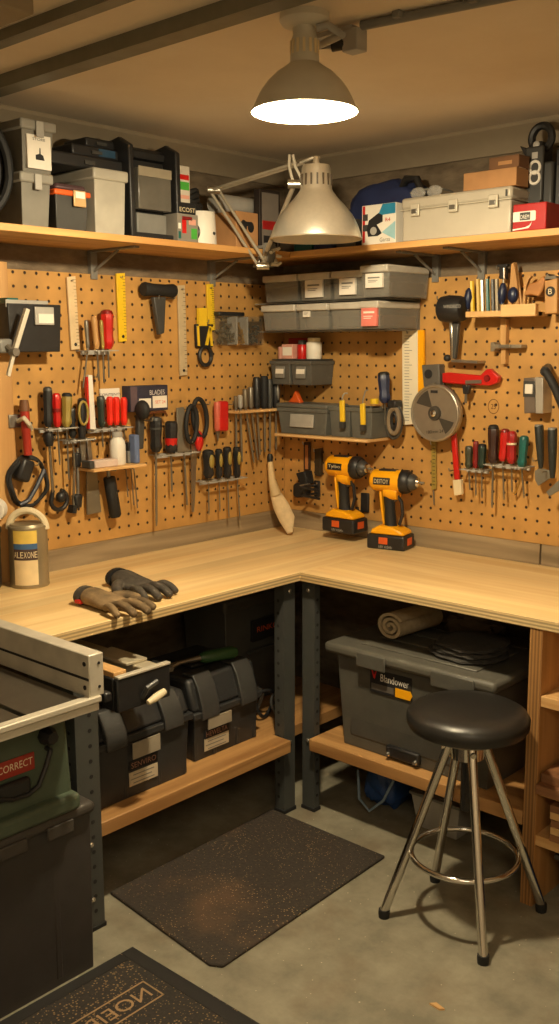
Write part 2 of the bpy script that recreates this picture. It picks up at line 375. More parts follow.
# slotted posts: an angle open to the back
boltm = mat('bright_bolt', (205, 200, 190), .25, .9)
def post(x1, y0, wy, wx, label, top, bolts, holes_front, shut=True):
    t = thing('slotted_post', label, 'post', (x1, y0, 0), 0, 'charcoal slotted steel bench posts')
    m = B(); m.span((-.004, 0, .012), (0, wy, top)); m.span((-wx, 0, .012), (-.004, .004, top))
    B().span((-wx-.004, -.004, 0), (.004, wy+.004, .014)).build('foot', blackm, t, bevel=.002)
    h = m.mark(); z = .06
    while z < top-.03:
        if holes_front: h.lathe((-.002, wy*.62, z), (.0008, wy*.62, z), [(0, .0065), (1, .0065)], 8)
        h.lathe((-wx*.6, .002, z), (-wx*.6, -.0008, z), [(0, .006), (1, .006)], 8); z += .046
    h.paint(1).build('angle', [postm, ink], t)
    for z in bolts: B().lathe((0, wy*.5, z), (.007, wy*.5, z), [(0, .008), (.6, .008), (1, .005)], 10).build('bolt', boltm, t)
post(DL+.045, -1.662, .08, .05, 'charcoal slotted post at the left end of the bench by the saw', BZ-.08, (.1, .27), True)
post(DL-.036, -.703, .058, .045, 'charcoal slotted post at the inside corner, left of the pair', BZ-.032, (.27, .83), False)
def post2(x0, y0, wx, wy, label, top, bolts):
    t = thing('slotted_post', label, 'post', (x0, y0, 0), 0, 'charcoal slotted steel bench posts')
    m = B(); m.span((0, 0, .012), (wx, .004, top)); m.span((wx-.004, .004, .012), (wx, wy, top))
    B().span((-.004, -.004, 0), (wx+.004, wy+.004, .014)).build('foot', blackm, t, bevel=.002)
    h = m.mark(); z = .06
    while z < top-.03: h.lathe((wx-.002, wy*.55, z), (wx+.0008, wy*.55, z), [(0, .006), (1, .006)], 8); z += .046
    h.paint(1).build('angle', [postm, ink], t)
    for z in bolts: B().lathe((wx*.5, 0, z), (wx*.5, -.007, z), [(0, .008), (.6, .008), (1, .005)], 10).build('bolt', boltm, t)
post2(.642, -DR+.04, .056, .03, 'charcoal slotted post at the inside corner, right of the pair', BZ-.032, (.27, .83))
# lower shelves
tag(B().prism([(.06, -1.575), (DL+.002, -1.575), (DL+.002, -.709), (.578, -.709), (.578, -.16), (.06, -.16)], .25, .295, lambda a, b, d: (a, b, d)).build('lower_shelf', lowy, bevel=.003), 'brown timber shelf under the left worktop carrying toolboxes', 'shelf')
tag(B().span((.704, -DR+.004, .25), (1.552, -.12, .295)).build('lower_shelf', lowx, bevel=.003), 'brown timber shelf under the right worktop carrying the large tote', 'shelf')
# shelf unit at the right end
su = thing('shelf_unit', 'plywood shelf unit at the right end under the worktop', 'shelf unit', (1.555, -DR+.004, 0))
B().span((0, 0, 0), (.04, .6, BZ-.031)).build('side_panel', plyz, su, bevel=.001)
B().span((.72, 0, 0), (.745, .6, BZ-.031)).build('side_panel', plyz, su, bevel=.001)
z1, z2 = .635, .2
for z in (z1, z2): B().span((.04, .004, z), (.72, .58, z+.033)).build('shelf', pine, su, bevel=.002)
B().span((.04, .57, .04), (.72, .585, BZ-.04)).build('back_panel', plyz, su)
for i, (dz, y, h, lb) in enumerate(((.035, .0, .04, 'upper brown plank of the pair on the middle ledge of the shelf unit'), (0, .03, .034, 'lower brown plank of the pair on the middle ledge of the shelf unit'))):
    pass
B().span((.04, .02, .352), (.72, .58, .372)).build('shelf', pine, su, bevel=.002)
tag(B().span((1.60, -DR-.012, .3725), (2.2, -.25, .402)).build('timber_plank', plank, bevel=.002), 'lower of two thick brown planks on the middle shelf of the plywood unit', 'plank', 'planks stored in the shelf unit')
o = tag(B().span((1.605, -DR+.01, .4025), (2.2, -.22, .432)).build('timber_plank', plank, bevel=.002), 'upper of two thick brown planks on the middle shelf of the plywood unit', 'plank', 'planks stored in the shelf unit')
words = ['bottom', 'second', 'third', 'fourth', 'top']
for i in range(5):
    z = .2335+i*.0225
    tag(B().span((1.645+R.uniform(-.004, .004), -DR-.0+R.uniform(0, .008), z), (2.15, -.28, z+.022)).build('timber_offcut', pine if i % 2 else plank, bevel=.001),
        f'thin timber slat, {words[i]} one of the stack on the lowest shelf', 'slat', 'thin slats stacked in the shelf unit')
# ceiling tracks, conduit, lamp
def track(y, x0, x1, w, h, label, m):
    t = thing('ceiling_track', label, 'garage door track', ((x0+x1)/2, y, CEIL)); L2 = (x1-x0)/2
    B().span((-L2, -w/2, -h), (L2, -w/2+.006, 0)).build('web', m, t)
    B().span((-L2, -w/2+.006, -.006), (L2, w/2, 0)).build('flange', m, t, bevel=.001)
    B().span((-L2, -w/2+.006, -h), (L2, w/2*.6, -h+.006)).build('flange', m, t, bevel=.001)
    return t
trm = mat('galvanised_track', (128, 126, 112), .5, .5)
track(-1.545, -.0, 2.6, .075, .035, 'grey steel channel track across the ceiling, nearest the lamp', trm)
track(-1.775, -.0, 2.6, .05, .025, 'thinner grey ceiling track behind the main one at upper left', trm)
tag(B().span((0, -2.05, CEIL-.05), (1.0, -1.9, CEIL)).build('ceiling_batten', cornm, bevel=.004), 'pale boxed batten on the ceiling at the upper left corner', 'batten')
cp = [at(365, 25, 2, CEIL-.012), at(490, 0, 2, CEIL-.012)]; dv = (cp[1]-cp[0])
cp[0] = cp[0]-dv*.03; cp[1] = cp[1]+dv*1.2
ct = thing('conduit', 'thin grey electrical conduit on the ceiling right of the lamp', 'conduit', cp[0])
B().tube([V(0, 0, 0), cp[1]-cp[0]], .011, 10).build('pipe', mgrey, ct)
for f in (.15, .42): q = (cp[1]-cp[0])*f; B().box(q+V(0, 0, .004), (.02, .045, .016)).build('saddle_clip', mgrey, ct, bevel=.002)
lp = V(1.32, -1.39, CEIL)
cl = thing('ceiling_lamp', 'lit ceiling lamp with dull metal dome shade, hanging bright over the bench', 'lamp', lp)
shm = mat('dull_grey_enamel', (212, 206, 190), .45, .05, var=.04)
inm = mat('white_enamel_inside', (250, 246, 236), .6, var=.0)
B().lathe((0, 0, 0), (0, 0, -.03), [(0, .056), (.5, .058), (.8, .052), (1, .034)], 28).build('ceiling_rose', shm, cl)
B().lathe((0, 0, -.028), (0, 0, -.112), [(0, .027), (.25, .027), (.3, .03), (.9, .034), (1, .036)], 24).build('neck', shm, cl)
vs = B()
for i in range(14):
    a = 2*PI*i/14; rot = Matrix.Rotation(a, 3, 'Z'); vs.box(rot @ V(.0325, 0, -.074), (.003, .006, .03), rot=rot)
vs.build('vent_slots', mat('slot_glow', (235, 215, 170), .6), cl)
outer = [(-.118, .037), (-.128, .05), (-.14, .068), (-.16, .088), (-.182, .104), (-.205, .116), (-.226, .1245), (-.232, .128)]
outer = [(z*.915, q*.965) for z, q in outer]
b_ = B(); b_.lathe((0, 0, 0), (0, 0, 1), outer, 40, cap=False); sh = b_.build('shade', shm, cl)
b_ = B(); b_.lathe((0, 0, 0), (0, 0, 1), [(z+.0015, r-.003) for z, r in outer], 40, cap=False); b_.build('shade_lining', inm, sh)
b_ = B(); b_.tube([V(.1235*math.cos(2*PI*i/40), .1235*math.sin(2*PI*i/40), -.2123) for i in range(40)], .0025, 6, closed=True); b_.build('rim', shm, sh)
bulbm, nt, bb = nodes('bulb_glow'); bb.inputs['Base Color'].default_value = lin((255, 244, 225)); bb.inputs['Emission Color'].default_value = lin((255, 236, 200)); bb.inputs['Emission Strength'].default_value = 14
B().ell((0, 0, -.157), (.043, .043, .045), 20).build('bulb', bulbm, cl)
# junction box, flex
jb = thing('junction_box', 'small grey junction box joining lamp flex to the conduit', 'junction box', cp[0]+V(-.02, 0, 0))
jo = jb.location
B().box((0, 0, -.03), (.045, .04, .05)).build('body', lgrey, jb, bevel=.003)
B().span((-.15, -.012, -.006), (.0, .012, .006)).build('strap', lgrey, jb, bevel=.002)
q0 = lp-jo
B().lathe((-.022, -.01, -.035), (-.05, -.022, -.035), [(0, .012), (1, .014)], 12).build('gland', black, jb)
a0 = V(-.05, -.022, -.035); a1 = q0+V(.036, .0, -.055)
B().tube([a0, a0+V(-.03, -.02, .0), a1+V(.05, .03, .0), a1+V(.022, .014, .022), a1+V(0, 0, .016)], .009, 10).build('flex', lgrey, jb)

# ------------------------------------------------------------------ things on the wall, generic makers
HAND = [(0, .55), (.03, .8), (.1, .96), (.25, 1), (.5, .9), (.68, .84), (.8, .98), (.9, .9), (.96, .66), (1, .55)]
def driver(wall, top, bot, wpx, m, shaft, label, name='screwdriver', cat='screwdriver', group='screwdrivers on the pegboards', o=.045, sm=None, sw=.0032, prof=HAND, flute=.1, end=None, endm=None, band=None):
    w = On(wall, bot[0], bot[1], name, label, cat, group)
    k = depth(w.b)/F; A = w.p(*top, o); Z = w.p(*bot, o)
    B().lathe(A, Z, [(t, r*wpx/2*k) for t, r in prof], 14, flute).build('handle', m, w.t)
    d = (Z-A)
    if band: B().lathe(A+d*band[0], A+d*band[1], [(0, wpx/2*k*1.02), (1, wpx/2*k*1.02)], 14).build('grip_band', band[2], w.t)
    if endm: B().lathe(A-d*.01, A+d*.1, [(0, .5*wpx/2*k), (.3, .85*wpx/2*k), (1, 1.0*wpx/2*k)], 14).build('end_cap', endm, w.t)
    if shaft:
        S = w.p(*shaft, o)
        B().lathe(Z-d.normalized()*.004, S, [(0, sw*1.25), (.06, sw*1.25), (.08, sw), (.93, sw), (1, sw*.55)], 10).build('shaft', sm or dsteel, w.t)
    return w
def holder(wall, x0, x1, y, label, m=None, o1=.075, h=.006, name='tool_holder'):
    w = On(wall, (x0+x1)/2, y, name, label, 'tool holder', 'tool holders on the pegboards')
    a = w.p(x0, y, .045); b = w.p(x1, y, .045); z = -.001; x0_, x1_ = a.x, b.x; z = (a.z+b.z)/2-h
    m = m or lgrey
    B().span((x0_, -.026, z), (x1_, .0, z+h*.6)).span((x0_, -.0262, z-.012), (x1_, -.024, z+h*.6)).build('back_rail', m, w.t)
    B().span((x0_, -o1, z), (x1_, -.064, z+h*.6)).build('front_rail', m, w.t)
    for x in (x0_, x1_): B().span((x-.003, -o1, z), (x+.003, 0, z+h*.6)).build('side_arm', m, w.t)
    return w
def slab(wall, quad, o0, o1, m, name, label, cat, group=None, part='body', bevel=.001):
    """flat thing standing on a wall: pixel outline between the distances o0 and o1 from the wall"""
    cx = sum(q[0] for q in quad)/len(quad); cy = max(q[1] for q in quad)
    w = On(wall, cx, cy, name, label, cat, group)
    B().prism([w.xz(*q, o1) for q in quad], -o0, -o1).build(part, m, w.t, bevel=bevel)
    return w
def peg(w, px, py, o, m=None, part='hanging_hook'):
    q = w.p(px, py, 0); B().tube([V(q.x, .0, q.z), V(q.x, -o, q.z), V(q.x, -o-.004, q.z+.012)], .0025, 6).build(part, m or steel, w.t)

# ---- rulers
def ruler(wall, quad, m, label, marks=True, name='ruler', pin=True, group='rulers on the pegboards'):
    w = slab(wall, quad, .004, .012, m, name, label, 'ruler', group, 'blade')
    (x0, y0), (x1, y1), (x2, y2), (x3, y3) = quad
    tk = B(); n = 22
    for i in range(1, n):
        f = i/n; L_ = .55 if i % 5 == 0 else .32
        ax = x1+(x2-x1)*f; ay = y1+(y2-y1)*f; bx = ax+((x0+(x3-x0)*f)-ax)*L_; by = ay+((y0+(y3-y0)*f)-ay)*L_
        p = w.p(ax, ay, .0125); q = w.p(bx, by, .0125)
        tk.span(p+V(0, 0, -.0012), q+V(0, -.0006, .0012))
    tk.build('scale_marks', ink, w.t, smooth=False)
    q = w.p((x2+x3)/2, (y2+y3)/2-5, .0125); B().lathe(q, q+V(0, -.002, 0), [(0, .006), (1, .005)], 10).build('hang_hole', ink, w.t)
    q = w.p((x0+x1)/2, (y0+y1)/2+4, .0125); B().lathe(q+V(0, .012, 0), q+V(0, -.01, 0), [(0, .003), (1, .003)], 8).build('peg', steel, w.t)
    return w
boxwood = mat('pale_boxwood', (214, 190, 150), .55)
ruler('L', [(67, 277), (75.5, 276), (80, 349), (71.5, 350)], boxwood, 'pale wooden ruler hanging at the left above the red screwdriver')
ruler('L', [(116.5, 273.5), (125, 273), (127, 341), (119.5, 342)], yellow, 'yellow ruler hanging between black mallet and red screwdriver')
ruler('L', [(178, 285.5), (185, 285), (187.5, 375), (180.5, 376)], mat('dull_steel_rule', (196, 178, 144), .45, .15), 'long dull steel rule hanging right of the black mallet')
ruler('L', [(207, 284), (213.5, 284), (215.5, 330), (208.5, 331)], yellow, 'short yellow level behind the black and yellow snips', name='spirit_level')
# ---- black document bin and arm at far left
w = On('L', 28, 355, 'wall_bin', 'black plastic wall bin with a white tag at far left of pegboard', 'bin')
a = w.p(6, 301, .05); c = w.p(55, 355, .05); z0 = w.p(28, 352, .05).z; x0 = w.p(0, 330, .05).x; x1 = w.p(53, 330, .05).x; zt = w.p(40, 305, .05).z
B().tray((x0, -.1, z0), (x1, -.001, zt), .005, .93).build('body', black, w.t, bevel=.006)
B().span((x0+.01, -.085, zt-.03), (x0+.05, -.02, zt+.018)).build('folder', teal, w.t)
B().span((x0-.002, -.094, zt-.012), (x1-.045, -.09, zt+.012)).build('rim_strip', lgrey, w.t, bevel=.002)
xt0 = w.p(34, 320, .1).x; xt1 = w.p(53, 320, .1).x; zt0 = w.p(40, 325, .1).z
B().span((xt0, -.108, zt0), (xt1, -.1005, zt0+.058)).build('label_holder', lgrey, w.t, bevel=.002)
B().span((xt0+.012, -.1095, zt0+.006), (xt1-.004, -.1083, zt0+.036)).build('paper_tag', paper, w.t)
w = On('L', 6, 350, 'clamp_arm', 'grey jointed clamp arm leaning in front of the black wall bin', 'arm')
pa, pb, pc = w.p(27, 309, .15), w.p(14, 352, .15), w.p(8, 376, .15)
B().tube([pa, pb], .010, 4).build('upper_bar', alup, w.t); B().tube([pb, pc], .0075, 4).build('lower_bar', alup, w.t)
B().lathe(pb+V(0, .014, 0), pb+V(0, -.014, 0), [(0, .013), (1, .013)], 14).build('pivot', steel, w.t)
q = w.p(5, 346, .09); B().box((q.x-.02, -.085, q.z), (.05, .09, .045)).build('clamp', mgrey, w.t, bevel=.008)
B().tube([V(q.x-.02, -.04, q.z), V(q.x-.02, .0, q.z)], .012, 10).build('wall_stud', dsteel, w.t)
B().tube([V(q.x-.02, -.13, q.z), pb], .009, 8).build('link', dsteel, w.t)
# ---- T mallet
w = On('L', 158, 334, 'rubber_mallet', 'black headed mallet with grey tapered handle hanging head up', 'mallet')
k = w.k(); a, b = w.p(143, 289, .04), w.p(174, 291, .04)
B().lathe(a, b, [(0, .023), (.05, .026), (.3, .022), (.7, .022), (.95, .026), (1, .023)], 20).build('head', blackm, w.t)
B().prism([w.xz(*q, .04) for q in ((152, 297), (164.5, 297), (163, 333), (158, 335))], -.03, -.05).build('handle', dgrey, w.t, bevel=.004)
for px in (150, 166): peg(w, px, 299, .05)
# ---- snips on yellow card
w = On('L', 204, 366, 'cable_snips', 'black and yellow snips with looped handle right of the steel rule', 'snips')
B().prism([w.xz(*q, .02) for q in ((196, 324), (211, 324), (213, 347), (197, 347))], -.006, -.022).build('head', black, w.t, bevel=.003)
B().prism([w.xz(*q, .023) for q in ((199, 308), (207, 308), (207, 326), (199, 326))], -.01, -.024).build('blade', yellow, w.t)
y = B()
for q in ([(197, 326), (199, 326), (200, 346), (198, 346)], [(209, 326), (211, 326), (213, 346), (211, 346)], [(205, 346), (208, 346), (211, 328), (209, 328)]): y.prism([w.xz(*i, .024) for i in q], -.0222, -.025)
y.build('yellow_inlay', yellow, w.t)
c = w.p(205.5, 356, .02); B().tube([V(c.x+.026*math.cos(t)*1.25, -.02, c.z+.036*math.sin(t)) for t in [2*PI*i/24 for i in range(24)]], .008, 8, closed=True).build('handle_loop', black, w.t)
peg(w, 203, 323, .03)
# ---- clear parts case
w = On('L', 242, 346, 'parts_case', 'clear compartment case of small screws hanging on left pegboard', 'parts case')
O = .06; x0 = w.p(222, 330, O).x; x1 = w.p(263, 330, O).x; z0 = w.p(240, 345.5, O).z; z1 = w.p(240, 316, O).z
B().tray((x0, -O, z0), (x1, -.006, z1), .003, 1).build('tray', mat('thin_clear', (130, 122, 104), .2, alpha=.12), w.t)
B().span((x0-.002, -O-.003, z0), (x1+.002, -O, z1)).build('cover', mat('very_clear_plastic', (120, 112, 96), .1, alpha=.06), w.t, bevel=.002)
for f in (.36, .62): x = x0+(x1-x0)*f; B().span((x-.004, -O+.001, z0+.004), (x+.004, -.007, z1-.003)).build('divider', lgrey, w.t)
B().span((x0+(x1-x0)*.0, -.012, z1), (x0+(x1-x0)*.62, -.045, z1+.016)).build('handle', black, w.t, bevel=.004)
brass = mat('brass_screws', (196, 158, 86), .35, .8)
for i, (f0, f1, m) in enumerate(((.05, .33, dsteel), (.4, .59, brass), (.66, .95, dgrey))):
    s = B()
    for j in range(34):
        p = V(x0+(x1-x0)*R.uniform(f0, f1), R.uniform(-O+.01, -.015), z0+R.uniform(.01, .085)); s.box(p, (.018, .008, .008), rot=Matrix.Rotation(R.uniform(0, 3), 3, 'Y'))
    ob = s.build('screws', m, w.t); ob['kind'] = 'stuff'
# ---- small wire holder with red screwdriver
holder('L', 84, 113, 349.5, 'short white wire holder with red screwdriver, upper left pegboard', lgrey)
driver('L', (106.5, 310), (108, 349), 13, red, (109, 378), 'large red handled screwdriver in the upper left wire holder', endm=dred)
driver('L', (93.5, 316), (97, 349), 6.5, dowel, (99, 381), 'wooden handled awl in the upper left wire holder', 'awl', 'awl', None, flute=0)
driver('L', (86, 320), (88, 349), 4.5, dsteel, (83, 388), 'thin grey metal file in the upper left wire holder', 'file', 'file', None, flute=0, o=.05)
driver('L', (101, 320), (103, 349), 4, olive, (104, 383), 'thin olive handled needle file beside the large red screwdriver', 'needle_file', 'file', None, flute=0, o=.045)
# ---- white strip with red edge
w = slab('L', [(88.5, 375), (92.5, 375), (96, 429), (90.5, 430)], .03, .045, white, 'folding_rule', 'white strip rule with red edge hanging between the screwdriver holders', 'rule')
B().prism([w.xz(*q, .045) for q in ((86.5, 377), (88.4, 377), (90.2, 429), (89, 429))], -.03, -.044).build('red_edge', red, w.t); peg(w, 90, 377, .04)
# ---- red tool with cable at left
w = On('L', 27, 456, 'torch_wand', 'dull red bodied hand tool clipped upright at the left end of pegboard', 'hand tool')
k = w.k(); B().lathe(w.p(24.5, 411, .05), w.p(28, 455, .05), [(0, 4.6*k), (.45, 4.6*k), (.5, 4.2*k), (1, 4.2*k)], 16).build('body', mat('brick_red_plastic', (156, 44, 30), .4), w.t)
B().lathe(w.p(24, 400, .05), w.p(24.5, 411, .05), [(0, 4.2*k), (.7, 5*k), (1, 5.2*k)], 16).build('cap', mat('brown_handle', (110, 72, 44), .5), w.t)
q = w.p(15, 421, .02); B().span((q.x-.028, -.03, q.z-.022), (q.x+.02, 0, q.z+.022)).build('wall_plate', steel, w.t, bevel=.003)
B().tube([w.p(18, 421, .03), w.p(24, 418, .078), w.p(29, 424, .075), w.p(31, 429, .05)], .008, 8).build('clip', alup, w.t)
w = On('L', 28, 500, 'cable_coil', 'coiled black cable hanging below the red hand tool', 'cable', o=0)
c = w.p(28, 482, .04); pts = []
for i in range(70):
    t = i/69; a = .5+2*PI*2.0*t; pts.append(V(c.x+(.075-.006*t)*math.cos(a), -.03-.022*t+.006*math.sin(5*a), c.z+(.088-.012*t)*math.sin(a)))
B().tube(pts, .006, 8).build('cable', blackm, w.t)
B().tube([pts[-1], w.p(36, 488, .055), w.p(29, 500, .055), w.p(20, 505, .05)], .008, 8).build('tail', mat('blue_black_cable', (40, 48, 62), .5), w.t)
B().box(w.p(23, 470, .045), (.05, .05, .075), rot=Matrix.Rotation(.4, 3, 'Y')).build('plug', black, w.t, bevel=.01)
peg(w, 28, 464, .06)
# ---- holders left
def plierhandle(w, top, bot, wpx, o, m, inlay=None):
    k = depth(w.b)/F; A, Z = w.p(*top, o), w.p(*bot, o)
    B().lathe(A, Z, [(t, r*wpx/2*k) for t, r in [(0, .6), (.04, .9), (.2, 1), (.5, .86), (.8, .9), (1, .7)]], 12, flat=.8).build('handle', m, w.t)
    if inlay:
        d = Z-A; p = A+d*.4+V(0, -wpx/2*k*.72, 0); B().ell(p, (wpx*k*.32, .006, d.length*.26), 14).build('handle_inlay', inlay, w.t)
holder('L', 42, 73, 427, 'steel holder of black red and olive handles, left pegboard')
driver('L', (47.5, 387), (48, 427), 9.5, blackm, (50, 455), 'thick black handled screwdriver, leftmost in its holder beside red one', endm=dgrey)
driver('L', (56, 393), (57.5, 427), 9, red, (60, 465), 'red handled screwdriver between black and olive ones at left', band=(.45, .55, dred))
driver('L', (67, 393), (66.5, 427), 10.5, olive, (69, 480), 'olive yellow handled screwdriver right of the red one at left', endm=blackm)
holder('L', 66, 90, 438.5, 'steel holder with black and yellow plier handles, left pegboard')
w = driver('L', (71.5, 408), (72.5, 438), 7.5, blackm, (75, 470), 'black handled nut driver in front of the olive screwdriver', 'nut_driver', 'nut driver', None, endm=dgrey)
w = On('L', 82, 438, 'pliers', 'black and yellow looped pliers hanging at left pegboard', 'pliers')
plierhandle(w, (82, 398), (82, 438), 12, .05, black)
c = w.p(82.5, 413, .066); B().tube([V(c.x+.019*math.cos(t), -.072, c.z+.04*math.sin(t)) for t in [2*PI*i/20 for i in range(20)]], .0045, 8, closed=True).build('handle_loop', olive, w.t)
B().prism([w.xz(*q, .05) for q in ((80, 438), (86, 438), (86, 462), (82, 462))], -.04, -.05).build('jaws', dsteel, w.t, bevel=.002)
# wrenches hanging
w = On('L', 55, 510, 'hook_wrench', 'long steel wrench with black hooked end hanging at left', 'wrench')
B().tube([w.p(48.5, 434, .035), w.p(53, 492, .035)], .010, 8, flat=.5).build('shaft', steel, w.t)
B().lathe(w.p(48, 432, .045), w.p(49.5, 446, .045), [(0, .015), (.5, .02), (1, .012)], 12).build('ratchet_head', black, w.t)
c = w.p(59, 500, .035); B().tube([w.p(53, 490, .035)]+[V(c.x+.034*math.cos(t), -.035, c.z+.034*math.sin(t)) for t in [PI+.1+i*(PI+1.2)/14 for i in range(15)]], .008, 10).build('hook', black, w.t)
B().ell(w.p(61, 497, .035), (.02, .018, .02), 12).build('hook_tip', black, w.t); peg(w, 48.5, 438, .04)
w = On('L', 76, 512, 'bar_clamp', 'dark bar clamp hanging beside the hooked wrench', 'clamp')
B().tube([w.p(74.5, 452, .035), w.p(73.5, 508, .035)], .008, 6, flat=.6).build('bar', dsteel, w.t)
B().tube([w.p(77.5, 448, .035), w.p(78, 500, .035)], .006, 8).build('screw', steel, w.t)
B().box(w.p(76.5, 460, .035), (.024, .026, .05)).build('slide_jaw', black, w.t, bevel=.006)
B().box(w.p(77, 501, .035), (.036, .03, .05), t=(.7, 1)).build('fixed_jaw', black, w.t, bevel=.008); peg(w, 77, 452, .04)
B().prism([w.xz(*q, .035) for q in ((71, 505), (75, 505), (74, 513), (70, 513))], -.02, -.05).build('jaw_pad', blackm, w.t)
# white card on pegs + red trio
w = slab('L', [(100, 389), (119.5, 388), (120, 399), (100.5, 400)], .006, .012, paper, 'white_card', 'white printed card pinned above the three red screwdrivers', 'card')
q = w.p(110, 394.5, .0125); text('CONTENTS', .1, .009, ink, w.t, frontM(q.x, -.0125, q.z))
holder('L', 91, 128, 427, 'white holder with a row of bright red screwdrivers, left pegboard', lgrey)
driver('L', (100.5, 396), (102, 427), 8.5, mat('dark_green_black', (28, 42, 34), .4), (103, 447), 'dark green screwdriver left of the three bright red ones', endm=dgrey)
for i, (x, nm) in enumerate(((109.5, 'leftmost'), (116, 'middle'), (123.5, 'rightmost'))):
    driver('L', (x, 396.5+.3*i), (x+.6, 425), 7.5, mat('bright_red_plastic', (222, 44, 26), .3, coat=.3), (x+1, 450+5*i), f'bright red screwdriver, {nm} of the three under the white card', sw=.0025)
# small wood shelf
w = On('L', 118, 468, 'ledge', 'small wooden ledge on the left pegboard holding bottle and block', 'ledge')
a = w.p(94, 470, .13); b = w.p(151, 462, .13); z = w.p(95, 472.5, .13).z
B().span((a.x, -.13, z), (b.x-.02, 0, z+.011)).build('board', piney if False else pine, w.t, bevel=.002)
ZL = w.b.z+z+.011
def onledge(px, py, o, name, label, cat, group=None):
    q = at(px, py, 0, o); return thing(name, label, cat, (o, q.y, ZL), PI/2, group)
t = onledge(103, 466, .09, 'sharpening_stone', 'dark and pink two tone sharpening stone on small wooden ledge', 'stone')
B().span((-.053, -.025, 0), (.05, .025, .026)).build('stone', mat('pink_stone', (204, 182, 168), .8), t, bevel=.004)
B().span((-.075, -.026, 0), (-.054, .026, .027)).build('end_cap', dgrey, t, bevel=.004)
t = onledge(118, 463, .07, 'glue_bottle', 'white plastic bottle standing on the small wooden ledge', 'bottle')
B().lathe((0, 0, 0), (0, 0, .1), [(0, .026), (.05, .029), (.7, .029), (.85, .026), (1, .016)], 20).build('body', white, t)
B().lathe((0, 0, .1), (0, 0, .118), [(0, .02), (.9, .019), (1, .016)], 16).build('cap', lgrey, t)
t = onledge(129, 464, .06, 'tape_gauge', 'small dark block between white bottle and blue block on ledge', 'block')
B().span((-.018, -.02, 0), (.018, .02, .045)).build('base', mgrey, t, bevel=.003); B().span((-.018, -.02, .0452), (.018, .02, .075)).build('top', black, t, bevel=.003)
t = onledge(134.5, 464, .09, 'blue_block', 'upright blue sanding block at the right end of wooden ledge', 'sanding block')
B().span((-.01, -.02, 0), (.012, .02, .105)).build('block', mat('dusty_blue', (96, 112, 150), .7), t, bevel=.006)
# below ledge
w = slab('L', [(87, 470), (97, 471), (101.5, 512), (87.5, 515)], .02, .028, mat('dull_blade', (128, 122, 108), .45, .6), 'putty_knife', 'wide grey filling knife blade hanging below the wooden ledge', 'knife')
B().prism([w.xz(*q, .03) for q in ((86, 438), (90, 438), (93.5, 471), (89, 471))], -.02, -.034).build('tang', steel, w.t, bevel=.002); peg(w, 88, 440, .034)
w = On('L', 113, 518, 'rubber_grip_bar', 'black rubber gripped bar hanging below the wooden ledge', 'bar')
B().lathe(w.p(109, 477, .04), w.p(115.5, 517, .04), [(0, .02), (.04, .023), (.95, .023), (1, .018)], 14, .06).build('grip', blackm, w.t)
B().tube([w.p(107.5, 467, .04), w.p(109, 478, .04)], .007, 8).build('rod', steel, w.t); peg(w, 108, 470, .045)
for i, (x0, y0, x1, y1, nm) in enumerate(((126, 470, 128, 497, 'left'), (131, 469, 134, 505, 'middle'), (134, 469, 137.5, 508, 'right'))):
    w = On('L', x0, y1, 'hex_key', f'thin steel rod hanging below wooden ledge, {nm} of three', 'rod', 'thin rods below the ledge')
    B().tube([w.p(x0-2, y0-1, .02), w.p(x0, y0, .03), w.p(x1, y1, .03)], .0026, 6).build('rod', dsteel, w.t); B().tube([w.p(x0-2, y0-1, 0), w.p(x0-2, y0-1, .02)], .003, 6).build('peg', steel, w.t)
# navy display card
w = On('L', 148, 412, 'blade_box', 'navy blade box with white labels hung on the left pegboard', 'box')
O = .05; x0, x1 = w.p(138, 400, O).x, w.p(168, 400, O).x; zt, zb = w.p(150, 385.5, O).z, w.p(150, 411, O).z
B().span((x0-.035, -O, zb), (x1, -.001, zt)).build('box', mat('navy_carton', (44, 44, 62), .5), w.t, bevel=.002)
B().span((x0+.005, -O-.0012, zb+.012), (x0+(x1-x0)*.42, -O, zb+(zt-zb)*.5)).build('label_panel', paper, w.t)
B().span((x0+(x1-x0)*.48, -O-.0012, zb+.01), (x1-.006, -O, zb+(zt-zb)*.58)).build('label_panel', paper, w.t)
B().span((x0-.034, -O-.001, zb+.002), (x0-.004, -O, zt-.002)).build('end_panel', mat('plum_card', (92, 74, 80), .6), w.t)
text('BLADES', (x1-x0)*.5, .018, mat('pale_ink', (210, 205, 200), .6), w.t, frontM((x0+x1)/2+.02, -O, zt-.026))
text('SET 24', (x1-x0)*.34, .012, orange, w.t, frontM(x0+(x1-x0)*.73, -O-.0012, zb+(zt-zb)*.34))
# hammer black
w = On('L', 142, 450, 'claw_hammer', 'black hammer hanging head up below the navy blade box', 'hammer')
B().ell(w.p(142.5, 410, .085), (.022, .034, .036), 18).build('head', blackm, w.t)
B().prism([w.xz(*q, .06) for q in ((137.5, 415), (144, 415), (142.5, 449), (137, 449))], -.045, -.068).build('handle', dgrey, w.t, bevel=.005); peg(w, 140, 420, .07)
w = On('L', 160, 415, 'wire_hook', 'rusty bent wire hook on pegboard right of black hammer', 'hook')
B().tube([w.p(150, 414, 0), w.p(150, 413.5, .05), w.p(158, 411.5, .055), w.p(165, 412, .05), w.p(167, 416, .05)], .0045, 8).build('wire', mat('rusty_wire', (120, 72, 40), .5, .5), w.t)
